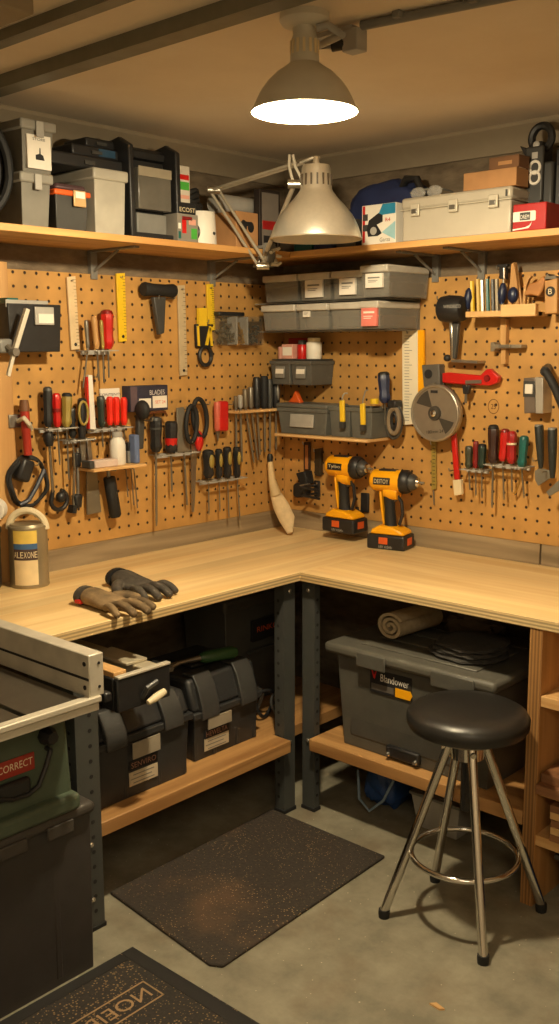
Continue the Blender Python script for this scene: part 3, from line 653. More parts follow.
# holder 3
holder('L', 157, 195, 452.5, 'steel holder under trowel and scissors, middle of left pegboard')
driver('L', (155.5, 417), (156, 452), 13, black, (156.5, 526), 'fat black driver handle with long shaft beside red black one', endm=dgrey, sw=.0045, band=(.3, .36, dgrey))
w = driver('L', (171, 421), (171, 453), 13.5, black, (172, 492), 'round black and red handled driver left of the grey trowel', sw=.004)
B().lathe(w.p(171, 438, .045), w.p(171, 453, .045), [(0, 6.6*w.k()), (.6, 5.6*w.k()), (1, 3.4*w.k())], 14).build('red_collar', red, w.t)
w = slab('L', [(177, 408), (184, 407), (191, 451), (178, 452)], .028, .034, mat('grey_trowel', (140, 134, 120), .45, .5), 'trowel', 'square grey trowel blade behind the black scissors', 'trowel')
B().tube([w.p(184, 452, .03), w.p(187, 505, .03)], .0045, 6).build('tang', dsteel, w.t); peg(w, 180, 409, .035)
w = On('L', 196, 445, 'scissors', 'black handled scissors with red inner grip right of trowel', 'scissors')
for (cx, cy, rx, rz, ang, oo) in ((200, 418, .036, .075, -.12, .05), (191.5, 424, .028, .07, .06, .065)):
    c = w.p(cx, cy, oo); rot = Matrix.Rotation(ang, 3, 'Y')
    B().tube([c+rot @ V(rx*math.cos(t), 0, rz*math.sin(t)) for t in [2*PI*i/26 for i in range(26)]], .0095, 8, closed=True).build('handle_loop', blackm, w.t)
B().ell(w.p(199, 441, .045), (.02, .016, .04), 12).build('red_grip', red, w.t)
B().prism([w.xz(*q, .04) for q in ((192, 444), (198, 444), (195, 512), (193, 512))], -.03, -.036).build('blades', steel, w.t); peg(w, 199, 404, .06)
# red pocket tool
w = On('L', 221, 432, 'wire_stripper', 'red handled wire stripper hanging right of the scissors', 'stripper')
B().lathe(w.p(217, 402, .04), w.p(217.5, 431, .04), [(0, .011), (.1, .014), (.9, .013), (1, .008)], 12).build('handle', mat('pale_red', (196, 96, 76), .4), w.t)
B().prism([w.xz(*q, .05) for q in rrect(219, 401, 228, 431, 2)], -.035, -.055).build('handle', red, w.t, bevel=.005); peg(w, 223, 404, .055)
B().prism([w.xz(*q, .04) for q in ((217, 431), (221, 431), (219, 441))], -.03, -.036).build('jaws', dsteel, w.t)
# holder 4
holder('L', 203, 242, 478.5, 'steel holder of four black and yellow handles, left pegboard')
for i, (x, y0, wd, x2, y2) in enumerate(((208, 450, 12, 209, 515), (218.5, 449, 7.5, 220, 512), (227, 447, 9, 229, 518), (236.5, 447, 8, 240, 520))):
    nm = ('leftmost', 'second', 'third', 'rightmost')[i]
    w = driver('L', (x, y0), (x+.6, 478), wd, black, (x2, y2), f'black and yellow handled screwdriver, {nm} of four in lower holder', sw=.003, endm=blackm)
    q = w.p(x+.2, y0+11, .045); B().ell(q+V(0, -wd/2*w.k()*.85, 0), (wd*w.k()*.26, .008, .028), 12).build('handle_inlay', olive, w.t)
# wooden rack with chisels
w = On('L', 257, 411, 'chisel_rack', 'wooden rack holding chisels at the right end of left pegboard', 'rack')
zr = w.p(258, 409, .05).z; xa, xb = w.p(233, 410, .05).x, w.p(278, 410, .05).x
B().span((xa, -.032, zr-.01), (xb, 0, zr)).build('back_rail', pine, w.t); B().span((xa, -.085, zr-.01), (xb, -.058, zr)).build('front_rail', pine, w.t)
for x in (xa, xb): B().span((x-.006, -.085, zr-.01), (x+.006, 0, zr)).build('end_block', pine, w.t)
fm = mat('file_grey', (122, 112, 94), .5, .5)
for i, (x, y0, wd, m, x2, y2, nm, lb) in enumerate(((235.5, 396, 4, fm, 236.5, 458, 'file', 'shortest grey file at the left end of the wooden chisel rack'),
        (240, 395, 5, lgrey, 242, 462, 'file', 'pale topped file, second from left in the wooden chisel rack'),
        (245, 389, 5.5, fm, 254, 463, 'file', 'grey file with square top, third in the wooden chisel rack'),
        (250.5, 387, 5.5, dsteel, 258, 460, 'file', 'dark steel file left of the black chisel handles in rack'),
        (256.5, 377, 7.5, black, 260, 455, 'chisel', 'black handled chisel, leftmost of the black handles in rack'),
        (264, 376, 8, blackm, 265, 452, 'chisel', 'tall black handled chisel in the middle of black handles'),
        (269.5, 379, 6, dgrey, 270, 452, 'chisel', 'slim charcoal handled chisel right of the tall black one'),
        (275.5, 378, 8, black, 276, 450, 'chisel', 'black chisel with silver striped handle at rack right end'))):
    w = driver('L', (x, y0), (x+.5, 408), wd, m, (x2, y2), lb, nm, nm, 'files and chisels in the wooden rack', flute=0, sw=.005, sm=dsteel, prof=[(0, .75), (.05, 1), (.9, .95), (1, .7)])
    if i == 7: B().lathe(w.p(275.6, 382, .045), w.p(275.9, 400, .045), [(0, .006), (.5, .011), (1, .006)], 10, flat=1).build('silver_stripe', steel, w.t).location.y = -.012
    if i == 7: pass
# brush leaning in the corner
t0 = at(270, 461, 0, .06); tip = at(290, 533, 2, BZ+.012)
br = thing('bench_brush', 'cream handled bench brush leaning in the corner on the worktop', 'brush', (tip.x, tip.y, BZ))
hp = t0-Vector((tip.x, tip.y, BZ)); k = depth(tip)/F
path = [hp, (at(272, 480, 0, .075)-br.location), (at(276, 495, 0, .09)-br.location)]
crm = mat('cream_bristle', (214, 190, 148), .8, bump=.5, scale=40)
B().tube([path[0], path[0]*.5+path[1]*.5, path[1], path[2]], [.011, .013, .016, .024], 10).build('handle', mat('cream_wood', (206, 180, 134), .6), br)
blade = [path[2], at(281, 506, 0, .105)-br.location, at(287, 519, 0, .14)-br.location, V(0, 0, .012)]
B().tube([path[2]+(path[1]-path[2])*.1]+blade, [.02, .024, .034, .034, .012], 12, flat=.5).build('bristles', crm, br)
B().lathe(path[0]+V(0, 0, .03), path[0]-V(0, 0, .015), [(0, .009), (.3, .014), (1, .01)], 12).build('hang_cap', black, br)

# ------------------------------------------------------------------ right wall
# clear bins in two rows on a wall rack
def bin_x(px, o): return at(px, 300, 1, -o).x
xb = [.1, .29, .455, .62]
rk = thing('bin_rack', 'grey wall rack under the right shelf carrying two rows of clear bins', 'rack', (.42, 0, 1.74))
B().span((-.4, -.012, 0), (.28, 0, .24)).build('back_plate', mgrey, rk)
for z in (.0, .112): B().span((-.4, -.2, z), (.28, -.012, z+.004)).build('ledge', mgrey, rk)
def clearbin(x0, x1, d, z, h, label, lab, big=False):
    t = thing('storage_bin', label, 'storage bin', ((x0+x1)/2, 0, z), 0, 'clear storage bins under the right shelf')
    hw = (x1-x0)/2-.005
    B().tray((-hw, -d, 0), (hw, -.016, h-.02), .004, .94).build('tray', frost, t, bevel=.003)
    B().span((-hw-.001, -d-.012, h-.034), (hw+.001, -.014, h-.008)).build('lid', mat('frosted_lid', (206, 200, 186), .26, alpha=.75), t, bevel=.005)
    B().span((-hw*.84, -d*.88, .008), (hw*.84, -.03, h*R.uniform(.45, .62))).build('contents', R.choice([dgrey, mgrey, dcard, dgrey]), t, bevel=.006)
    if lab:
        w_, h_, m, dx, dz = lab
        B().span((dx-w_/2, -d-.0085, dz), (dx+w_/2, -d+.002, dz+h_)).build('label', m, t)
        ic = B()
        for j, f in enumerate((.7, .5, .4)): ic.box((dx-w_*.05*j, -d-.009, dz+h_*f), (w_*(.7-.12*j), .001, h_*(.1 if j == 0 else .04)))
        ic.build('label_print', mgrey if m is paper else paper, t)
    return t
pk = mat('pink_red_label', (214, 120, 108), .7)
rows = [('lower', 1.7445, .108), ('upper', 1.8565, .112)]
lab = {('upper', 1): (.085, .065, paper, 0, .012), ('upper', 2): (.075, .06, paper, 0, .016), ('upper', 3): (.075, .05, paper, -.0, .034),
       ('lower', 1): (.03, .022, paper, -.03, .05), ('lower', 3): (.07, .07, pk, -.0, .01)}
posw = ('leftmost', 'second', 'third', 'rightmost')
for rn, z, h in rows:
    for i in range(4):
        x0 = xb[i]; x1 = (xb[i+1] if i < 3 else .755 if rn == 'upper' else .715)
        d = .27 if i == 3 else .235 if rn == 'upper' else .245
        clearbin(x0, x1-.002, d, z, h+(.01 if (i == 3 and rn == 'upper') else 0), f'frosted clear storage bin, {posw[i]} in the {rn} row under the right shelf', lab.get((rn, i)))
# small dark bins
def darkbin(x0, x1, z0, z1, d, label, m, tab=True, lid=False, tm=None):
    t = thing('parts_bin', label, 'parts bin', ((x0+x1)/2, 0, z0), 0, 'dark parts bins on the right pegboard'); hw = (x1-x0)/2-.002; h = z1-z0
    B().tray((-hw, -d, 0), (hw, -.002, h), .004, .9).build('tray', m, t, bevel=.003)
    b2 = B()
    for a, c in (((-hw-.003, -d-.004), (hw+.003, -d+.006)), ((-hw-.003, -.01), (hw+.003, -.002)), ((-hw-.003, -d), (-hw+.004, -.002)), ((hw-.004, -d), (hw+.003, -.002))): b2.span((*a, h-.016), (*c, h))
    b2.build('rim', m, t, bevel=.002)
    if tab:
        k_ = .93; B().box((0, -d*.965-.006, h*.52), (hw*.95, .004, h*.5), rot=Matrix.Rotation(-.09, 3, 'X')).build('label_frame', tm or mgrey, t, bevel=.002)
        B().box((0, -d*.965-.009, h*.56), (hw*.78, .003, h*.2), rot=Matrix.Rotation(-.09, 3, 'X')).build('label', paper if tm is None else lgrey, t)
    if lid: B().span((-hw-.004, -d-.008, h+.0005), (hw+.004, -.003, h+.018)).build('lid', m, t, bevel=.006)
    return t
darkbin(.056, .168, 1.527, 1.625, .15, 'small dark bin with label frame, left of the upper pair', mat('bin_grey', (82, 82, 78), .45))
darkbin(.17, .282, 1.527, 1.625, .15, 'small dark bin with white labels, right of the upper pair', mat('bin_grey', (82, 82, 78), .45))
zs = 1.626
def jar(x, y, r, h, m, capm, name, label, cat):
    t = thing(name, label, cat, (x, y, zs)); B().lathe((0, 0, 0), (0, 0, h), [(0, r*.95), (.04, r), (.94, r), (1, r*.9)], 20).build('body', m, t)
    if capm: B().lathe((0, 0, h), (0, 0, h+.018), [(0, r*.8), (.9, r*.8), (1, r*.7)], 18).build('cap', capm, t)
    return t
tray = tag(B().span((.06, -.145, 1.6258), (.278, -.005, 1.6318)).build('bin_cover', dgrey, bevel=.002), 'flat dark cover across the small bin pair, jars standing on it', 'cover'); zs = 1.632
pinkw = mat('pink_white_card', (206, 150, 132), .6)
jar(.085, -.105, .018, .05, pinkw, None, 'spool', 'small pink spool at the left end on the small bins', 'spool')
t = thing('screw_carton', 'pink and white screw carton on the small dark bins', 'carton', (.135, -.11, zs))
B().span((-.03, -.022, 0), (.03, .022, .06)).build('carton', pinkw, t, bevel=.002); B().span((-.024, -.0232, .014), (.026, -.0218, .048)).build('label', paper, t)
t = thing('red_carton', 'bright red carton lying at the back on small dark bins', 'carton', (.15, -.045, zs))
B().span((-.06, -.03, 0), (.06, .03, .085)).build('carton', mat('deep_red_card', (160, 30, 28), .5), t, bevel=.003)
jar(.19, -.1, .021, .058, red, dgrey, 'red_tin', 'little red tin with dark lid beside the white roll', 'tin')
jar(.245, -.09, .032, .068, white, cream, 'white_tub', 'round white tub at the right end on small bins', 'tub')
# big bins
bm = mat('slate_bin_plastic', (94, 95, 90), .45)
xr = at(368, 420, 1, -.13).x
zb = at(300, 434, 1, -.13).z; zt = at(300, 405, 1, -.13).z
xl = at(279, 420, 1, -.13).x; xm = at(329, 420, 1, -.13).x; xn = at(350, 420, 1, -.13).x
lg = tag(B().span((xl, -.16, zb-.012), (xr+.02, 0, zb-.001)).build('bin_ledge', pine, bevel=.002), 'narrow pale ledge under the three slate bins, right pegboard', 'ledge')
darkbin(xl, xm, zb, zt-.012, .14, 'wide lidded slate bin with grey label, left of three on ledge', bm, lid=True, tm=lgrey)
darkbin(xm, xn, zb, zt, .13, 'open slate bin with yellow cutter, middle of three on ledge', bm, tab=False)
darkbin(xn, xr+.02, zb, zt, .13, 'open slate bin with blue screwdriver, right of three on ledge', bm, tab=False)
t = thing('orange_clip', 'orange spring clip lying on the lidded slate bin', 'clip', (at(296, 402, 1, -.08).x, -.08, zt+.0065))
B().prism([(-.035, 0), (.035, 0), (.02, .022), (.004, .05), (-.01, .025)], -.012, .012).build('clip', orange, t, bevel=.003)
for i, (px, y0, y1) in enumerate(((342, 397, 427), (362.5, 400, 430))):
    w = On('R', px, y1, 'snap_knife', ('yellow snap knife hooked on the middle slate bin', 'yellow snap knife hooked on the right slate bin')[i], 'knife', 'yellow knives on the bins')
    B().prism([w.xz(*q, .145) for q in ((px-2.3, y0+4), (px+2, y0+3), (px+2.6, y1-5), (px-1.6, y1-5))], -.1375, -.15).build('body', yellow, w.t, bevel=.003)
    B().prism([w.xz(*q, .145) for q in ((px-2.0, y1-5), (px+2.6, y1-5), (px+2.4, y1+1), (px-1.8, y1+1))], -.137, -.151).build('slider', dgrey, w.t)
    a = w.p(px, y0+4, .143); B().tube([a, a+V(0, .004, .02), a+V(.004, .012, .05 if i else .03), a+V(.012, .02, .055 if i else .03)], .003, 6).build('hook', dsteel, w.t)
driver('R', (383.5, 372), (385, 403), 12, mat('dark_blue_rubber', (26, 38, 72), .45), (385, 425), 'dark blue handled screwdriver standing in the right slate bin', o=.07, endm=blackm).t
w = On('R', 385, 404, 'collar_ring', 'yellow collar below the blue screwdriver handle', 'collar')
bpy.data.objects.remove(w.t)
B().lathe((0, -.07, 0), (0, -.07, .02), [(0, .017), (1, .017)], 14).build('yellow_collar', yellow, [o for o in C.objects if o.get('label', '').startswith('dark blue handled')][0])
w = On('R', 395, 440, 'strap_coil', 'dark coiled strap roll hanging at the right end of bins', 'coil')
for i, (rx, oo, m) in enumerate(((.048, .06, dgrey), (.036, .075, mat('taupe_strap', (120, 104, 82), .7)), (.022, .07, black))):
    c = w.p(394, 421, oo); B().tube([V(c.x+rx*.7*math.cos(t), -oo, c.z+rx*1.35*math.sin(t)) for t in [2*PI*i/28 for i in range(28)]], .009, 8, closed=True).build('loop', m, w.t)
peg(w, 394, 407, .075); B().box(w.p(395, 404, .06), (.04, .05, .03)).build('buckle', black, w.t, bevel=.006)
# white plate ruler
w = slab('R', [(402, 331), (418, 330), (418.5, 424), (402.5, 425)], .008, .016, mat('ivory_board', (232, 222, 196), .5, var=.03), 'set_square', 'tall white plate square with yellow edge on right pegboard', 'square', None, 'plate')
B().prism([w.xz(*q, .016) for q in ((418.2, 330), (424, 330), (424.2, 392), (418.5, 424))], -.008, -.019).build('yellow_edge', amber, w.t)
tk = B()
for i in range(30): q = w.p(404.5, 336+i*2.9, .0163); tk.span(q+V(0, 0, -.001), q+V(.022 if i % 5 else .035, -.0004, .001))
tk.build('scale_marks', mgrey, w.t, smooth=False); peg(w, 410, 333, .02)
# saw blade on bracket
w = On('R', 437, 385, 'magnet_bracket', 'square grey steel bracket above the round saw blade', 'bracket')
B().prism([w.xz(*q, .035) for q in ((422, 365), (439.5, 364), (440.5, 385), (424, 387))], 0, -.038).build('block', mat('bracket_grey', (100, 96, 90), .5, .3), w.t, bevel=.003)
q = w.p(428.5, 374, .038); B().lathe(q, q+V(0, -.003, 0), [(0, .017), (1, .017)], 16).build('hole', ink, w.t)
w = On('R', 436, 441, 'saw_blade', 'round silver saw blade with dark wedge marks on right pegboard', 'saw blade')
c = w.p(437, 413, .06); r = .107
bl = mat('satin_blade_steel', (172, 164, 150), .33, .75, var=.05, scale=40)
B().lathe(c+V(0, .014, 0), c+V(0, -.014, 0), [(0, r*.97), (.2, r), (.8, r), (1, r*.95)], 56).build('disc', bl, w.t)
B().tube([c+V((r-.006)*math.cos(t), -.015, (r-.006)*math.sin(t)) for t in [2*PI*i/56 for i in range(56)]], .006, 8, closed=True).build('rim', bl, w.t)
dk = mat('dark_wedge', (74, 70, 64), .45, .4)
for a0, a1, r0, r1 in ((1.95, 2.75, .022, .09), (-1.0, -.35, .022, .089)):
    pts = [(c.x+r0*math.cos(a0+.2), c.z+r0*math.sin(a0+.2))]+[(c.x+r1*math.cos(a0+(a1-a0)*i/8), c.z+r1*math.sin(a0+(a1-a0)*i/8)) for i in range(9)]
    B().prism(pts, -.0735, -.0752).build('dark_wedge', dk, w.t, smooth=False)
B().lathe(c+V(0, -.012, 0), c+V(0, -.021, 0), [(0, .028), (1, .026)], 24).build('hub', dk, w.t)
B().lathe(c+V(0, -.02, 0), c+V(0, -.034, 0), [(0, .014), (.6, .013), (1, .006)], 16).build('arbor_bolt', chrome, w.t)
B().lathe(c+V(0, .058, 0), c+V(0, .013, 0), [(0, .012), (1, .012)], 12).build('spindle', dsteel, w.t)
B().box((c.x-.005, -.075, c.z+.08), (.03, .002, .01)).build('slot', ink, w.t)
text('180mm 24T', .085, .012, ink, w.t, frontM(c.x+.008, -.0745, c.z-.068, .12))
gd = [(c.x+(r+.008)*math.cos(t), c.z+(r+.008)*math.sin(t)) for t in [1.75+i*.1 for i in range(14)]]+[(c.x+(r-.02)*math.cos(t), c.z+(r-.02)*math.sin(t)) for t in [3.05-i*.1 for i in range(14)]]
B().prism(gd, -.036, -.046).build('guard', dsteel, w.t)
# red clamp bar
w = On('R', 466, 388, 'red_bar_clamp', 'red clamp arm fixed to the bracket right of saw blade', 'clamp')
B().prism([w.xz(*q, .05) for q in ((440, 373), (446, 372.5), (478, 375.5), (484, 369), (488, 369), (497, 377), (495, 383), (487, 386), (474, 385), (458, 384.5), (440, 383))], -.012, -.036).build('arm', red, w.t, bevel=.004)
q = w.p(487, 378.5, .036); B().lathe(q, q+V(0, -.006, 0), [(0, .013), (1, .011)], 14).build('pivot_pin', dred, w.t)
B().prism([w.xz(*q, .062) for q in ((462, 380.5), (478, 380), (478, 383.5), (462, 384))], -.036, -.04).build('steel_plate', steel, w.t)
B().prism([w.xz(*q, .05) for q in ((463, 385), (471, 385), (469, 394), (464, 394))], -.04, -.058).build('trigger', black, w.t, bevel=.003)
B().tube([w.p(466, 394, .05), w.p(465.5, 403, .05)], .005, 6).build('trigger_rod', dsteel, w.t)
peg(w, 452, 386, .055); peg(w, 475, 387, .055)
# red handled scraper below blade
w = On('R', 457, 495, 'paint_scraper', 'red handled tool with cream end hanging below the saw blade', 'scraper')
B().prism([w.xz(*q, .035) for q in ((451, 432), (456, 432), (459.5, 480), (454.5, 480))], -.026, -.04).build('handle', red, w.t, bevel=.004)
B().prism([w.xz(*q, .035) for q in ((453.5, 480), (461.5, 479.5), (462.5, 494.5), (455, 495.5))], -.024, -.042).build('end_block', cream, w.t, bevel=.002); peg(w, 455, 470, .04)
w = slab('R', [(431, 441), (435.5, 441), (436, 489), (431.5, 490)], .006, .012, olive, 'yellow_rule', 'short yellow measuring rule hanging under the saw blade', 'rule', None, 'blade')
tk = B()
for i in range(12): q = w.p(432.5, 445+i*3.6, .0123); tk.span(q+V(0, 0, -.001), q+V(.012, -.0004, .001))
tk.build('scale_marks', ink, w.t, smooth=False); B().tube([w.p(433.5, 490, .01), w.p(434, 505, .01)], .003, 6).build('tail', dsteel, w.t); peg(w, 433, 444, .015)
# heat gun like black tool
w = On('R', 452, 363, 'heat_gun', 'black barrel tool with silver stem hanging on right pegboard', 'tool')
B().lathe(w.p(440.5, 309, .07), w.p(465, 309, .07), [(0, .034), (.08, .045), (.35, .05), (.8, .047), (.94, .042), (1, .03)], 24).build('barrel', black, w.t)
q = w.p(449, 307, .122); text('WINDRICO', .072, .012, lgrey, w.t, frontM(q.x+.012, -.1215, q.z+.002))
B().prism([w.xz(*q, .06) for q in ((450, 321), (453.5, 321), (453.5, 359), (451, 359))], -.05, -.068).build('stem', chrome, w.t, bevel=.003)
B().prism([w.xz(*q, .055) for q in ((453.7, 320), (460, 320), (456, 359), (453.8, 359))], -.045, -.062).build('handle', dgrey, w.t, bevel=.003)
B().ell(w.p(447.5, 358, .06), (.015, .015, .013), 12).build('knob', black, w.t)
B().prism([w.xz(*q, .04) for q in ((454, 359.5), (480, 361), (480, 363.5), (454, 362))], 0, -.06).build('support_plate', steel, w.t)
peg(w, 445, 300, .05); peg(w, 460, 300, .05)
# chisel rack on the right
w = On('R', 503, 318, 'tool_rack', 'pine tool rack with chisels near right end of pegboard', 'rack')
xa = w.p(466.5, 315, .1).x; xq = w.p(538, 308, .1).x; zt = w.p(500, 308.5, .1).z; zb = w.p(500, 316.5, .1).z
B().span((xa, -.03, zb), (xq, 0, zb+.014)).span((xa, -.095, zb), (xq, -.07, zb+.014)).build('slotted_board', pine, w.t)
B().span((xa, -.107, zb), (w.p(503, 308, .1).x, -.095, zb+.02)).build('front_lip', pine, w.t, bevel=.001)
B().span((w.p(503, 308, .1).x+.001, -.118, zb-.002), (xq, -.095, zt+.012)).build('front_board', pine, w.t, bevel=.001)
for x in (xa+.006, xq-.006): B().span((x-.006, -.0945, zb), (x+.006, 0, zb+.013)).build('end_block', pine, w.t)
w2 = [w.p(499.5, 319, .03), w.p(505.5, 319, .03), w.p(504.5, 364, .03), w.p(500.5, 364, .03)]
B().prism([(p.x, p.z) for p in w2], -.0, -.025).build('back_strut', dowel, w.t)
cols = [(472.5, 284, yellow, 'yellow'), (478.5, 282, mat('pale_yellow_shaft', (208, 176, 90), .5), 'pale yellow'), (483, 283, steel, 'bright steel'), (488, 282, teal, 'teal'), (493.5, 282, dgrey, 'charcoal'), (497.5, 282, fm, 'dull grey')]
for px, y0, m, nm in cols:
    w = On('R', px, 308, 'chisel', f'{nm} flat chisel standing in the pine tool rack', 'chisel', 'chisels in the pine tool rack')
    k = w.k(); A = w.p(px-.6, y0-3, .05); Z = w.p(px+.4, 316, .05)
    B().tube([A, Z], 1.9*k, 4, flat=.5).build('blade', m, w.t)
for px, y0, y1, nm, lb in ((502.5, 285, 312, 'chisel', 'dark blue ball handled chisel left of the wooden pliers'), (468.5, 290, 308, 'chisel', 'short dark blue ended chisel at left end of pine rack'),):
    w = On('R', px, y1, nm, lb, 'chisel', 'chisels in the pine tool rack'); k = w.k()
    B().lathe(w.p(px+1, y0-2, .05), w.p(px-1, y0+19, .05), [(0, 1.5*k), (.1, 3*k), (.45, 4.8*k), (.75, 4*k), (1, 2*k)], 14).build('handle', mat('dark_blue_ball', (24, 34, 62), .4), w.t)
    B().tube([w.p(px-1, y0+18, .05), w.p(px-2, y1+6, .05)], 1.6*k, 6).build('blade', steel, w.t)
w = On('R', 504, 300, 'small_clamp', 'small black clamp with chrome bar above the pine tool rack', 'clamp'); k = w.k()
B().prism([w.xz(*q, .05) for q in ((498.5, 264.5), (508.5, 264), (508.5, 266.5), (507, 267), (507, 279), (500.5, 279), (500.5, 267), (498.5, 267))], -.04, -.06).build('body', black, w.t, bevel=.002)
B().tube([w.p(504, 268, .065), w.p(504, 279, .065)], 1.1*k, 8).build('chrome_bar', chrome, w.t); B().tube([w.p(503.5, 279, .05), w.p(502.5, 316, .05)], 1.0*k, 8).build('rod', dsteel, w.t); peg(w, 504, 270, .05)
w = On('R', 515, 316, 'wooden_tongs', 'wooden clothes peg style tongs with dark blue pivot in rack', 'tongs'); k = w.k()
B().prism([w.xz(*q, .05) for q in ((512.5, 264), (515, 262.5), (518, 281), (521, 312), (517, 312), (515, 292), (512, 312), (508, 312), (511, 285))], -.045, -.06).build('legs', dowel, w.t, bevel=.002)
q = w.p(513, 295, .064); B().ell(q, (.02, .016, .028), 14).build('pivot_ball', mat('dark_blue_ball', (24, 34, 62), .4), w.t)
w = On('R', 517, 316, 'wooden_dowel', 'slim pale dowel rod leaning right of the wooden tongs', 'dowel'); B().tube([w.p(515.5, 263, .035), w.p(523, 316, .05)], .005, 8).build('rod', dowel, w.t)
w = On('R', 526, 312, 'bent_scraper', 'thin upright wooden slat with curved hook end in pine rack', 'slat')
B().prism([w.xz(*q, .05) for q in ((522.5, 312), (525, 312), (527, 286), (529.5, 279), (532, 276.5), (530, 275.5), (527, 278.5), (524.5, 285))], -.04, -.055).build('blade', dowel, w.t); 
w = On('R', 536, 300, 'hand_plane', 'small wooden hand plane resting behind the pine rack end', 'plane')
B().prism([w.xz(*q, .05) for q in ((527, 296), (532, 284), (540, 282), (546, 276), (549, 280), (546, 290), (542, 297), (534, 295))], -.01, -.075).build('body', wood('plane_wood', (190, 132, 74), (150, 98, 50), 'x'), w.t, bevel=.005); peg(w, 536, 297, .06)
w = On('R', 522, 352, 'toggle_latch', 'small steel toggle clamp below the pine rack', 'clamp')
B().prism([w.xz(*q, .04) for q in ((491, 342.5), (494, 342), (495.5, 344.5), (521.5, 344.5), (522, 348), (496, 348.5), (494.5, 351.5), (491, 351.5))], -.0, -.045).build('body', mat('worn_steel', (150, 140, 122), .4, .5), w.t, bevel=.002)
B().prism([w.xz(*q, .046) for q in ((499, 345), (511, 345), (511, 347.5), (499, 347.5))], -.045, -.049).build('slide', dsteel, w.t)
# wooden block with hole far right
w = On('R', 550, 314, 'wooden_block', 'upright wooden block with dark hole at far right of pegboard', 'block')
B().prism([w.xz(*q, .09) for q in ((544.5, 281), (557, 278), (557, 313), (544.5, 314))], 0, -.09).build('block', dowel, w.t, bevel=.003)
q = w.p(550.5, 291.5, .09); B().lathe(q, q+V(0, -.002, 0), [(0, .017), (1, .017)], 16).build('hole', ink, w.t); text('B', .014, .018, cream, w.t, frontM(q.x, q.y-.0022, q.z))
z = w.p(550, 279, .09).z; B().prism([w.xz(*q, .06) for q in ((547, 279.5), (550, 274), (552, 276.5), (558, 276), (560, 279))], -.03, -.08).build('iron', dsteel, w.t)
# socket box and black cable
w = On('R', 533, 414, 'switch_box', 'grey metal switch box on the right pegboard', 'switch box')
B().prism([w.xz(*q, .06) for q in ((523.5, 378), (535, 377.5), (535.5, 413), (524, 413.5))], 0, -.06).build('face_plate', mat('box_plum_grey', (120, 108, 98), .4, .4), w.t, bevel=.003)
B().prism([w.xz(*q, .06) for q in ((535.6, 377), (543.5, 378), (543.5, 413.5), (536, 413.5))], 0, -.064).build('side_cover', mat('box_light_grey', (176, 170, 160), .4, .4), w.t, bevel=.002)
q = w.p(529.5, 389, .06); B().box(q+V(0, -.004, 0), (.03, .008, .034)).build('switch', white, w.t, bevel=.003); B().box(q+V(0, -.0015, .0), (.045, .003, .055)).build('switch_frame', dgrey, w.t)
w = On('R', 550, 400, 'black_hose', 'thick black hose curving down beside the switch box', 'hose')
B().tube([w.p(545, 371.5, .085), w.p(547, 373.5, .085), w.p(551, 380, .085), w.p(556, 390, .085), w.p(561, 402, .08), w.p(566, 416, .075)], .015, 12).build('hose', blackm, w.t)
B().lathe(w.p(548, 368, 0), w.p(545, 371.5, .085), [(0, .016), (1, .017)], 12).build('gland', black, w.t)
# screwdrivers right
holder('R', 464, 486.5, 468.5, 'steel holder of three dark screwdrivers, left group on right pegboard')
driver('R', (469, 446), (468.5, 468), 8, mat('dark_olive', (58, 60, 44), .4), (470, 490), 'dark olive stubby screwdriver left of three on right pegboard', endm=dgrey)
driver('R', (476, 441), (475.5, 468), 6, dred, (476, 496), 'dark red screwdriver between olive and green stubby ones')
driver('R', (482.5, 444), (481.5, 468), 8.5, mat('dark_forest', (30, 50, 42), .4), (482, 498), 'dark green stubby screwdriver right of three on right pegboard', endm=blackm)
holder('R', 488, 528, 464.5, 'steel holder of brown red and teal drivers, right pegboard')
driver('R', (493.5, 425), (493, 463), 11, mat('dark_brown_plastic', (52, 30, 26), .35, coat=.3), (492, 508), 'large dark brown screwdriver left of the two red ones', endm=blackm, sw=.004)
driver('R', (505.5, 429), (502.5, 461), 9, red, (504, 500), 'red screwdriver, left of the two red ones on right pegboard', endm=dred)
driver('R', (512, 431), (511.5, 463.5), 10, mat('crimson_plastic', (158, 24, 28), .3, coat=.3), (512, 492), 'crimson screwdriver with pale band right of two red ones', band=(.36, .42, cream))
driver('R', (524.5, 436), (521.5, 468), 9.5, teal, (524, 498), 'teal handled screwdriver at right end of its holder', endm=teal)
w = On('R', 514, 494, 'bent_pick', 'thin bent hook pick hanging below the teal screwdriver', 'pick')
B().tube([w.p(521, 466, .03), w.p(520, 480, .03), w.p(517, 490, .03), w.p(513.5, 494.5, .03)], .0035, 6).build('pick', brass, w.t); peg(w, 521, 468, .03)
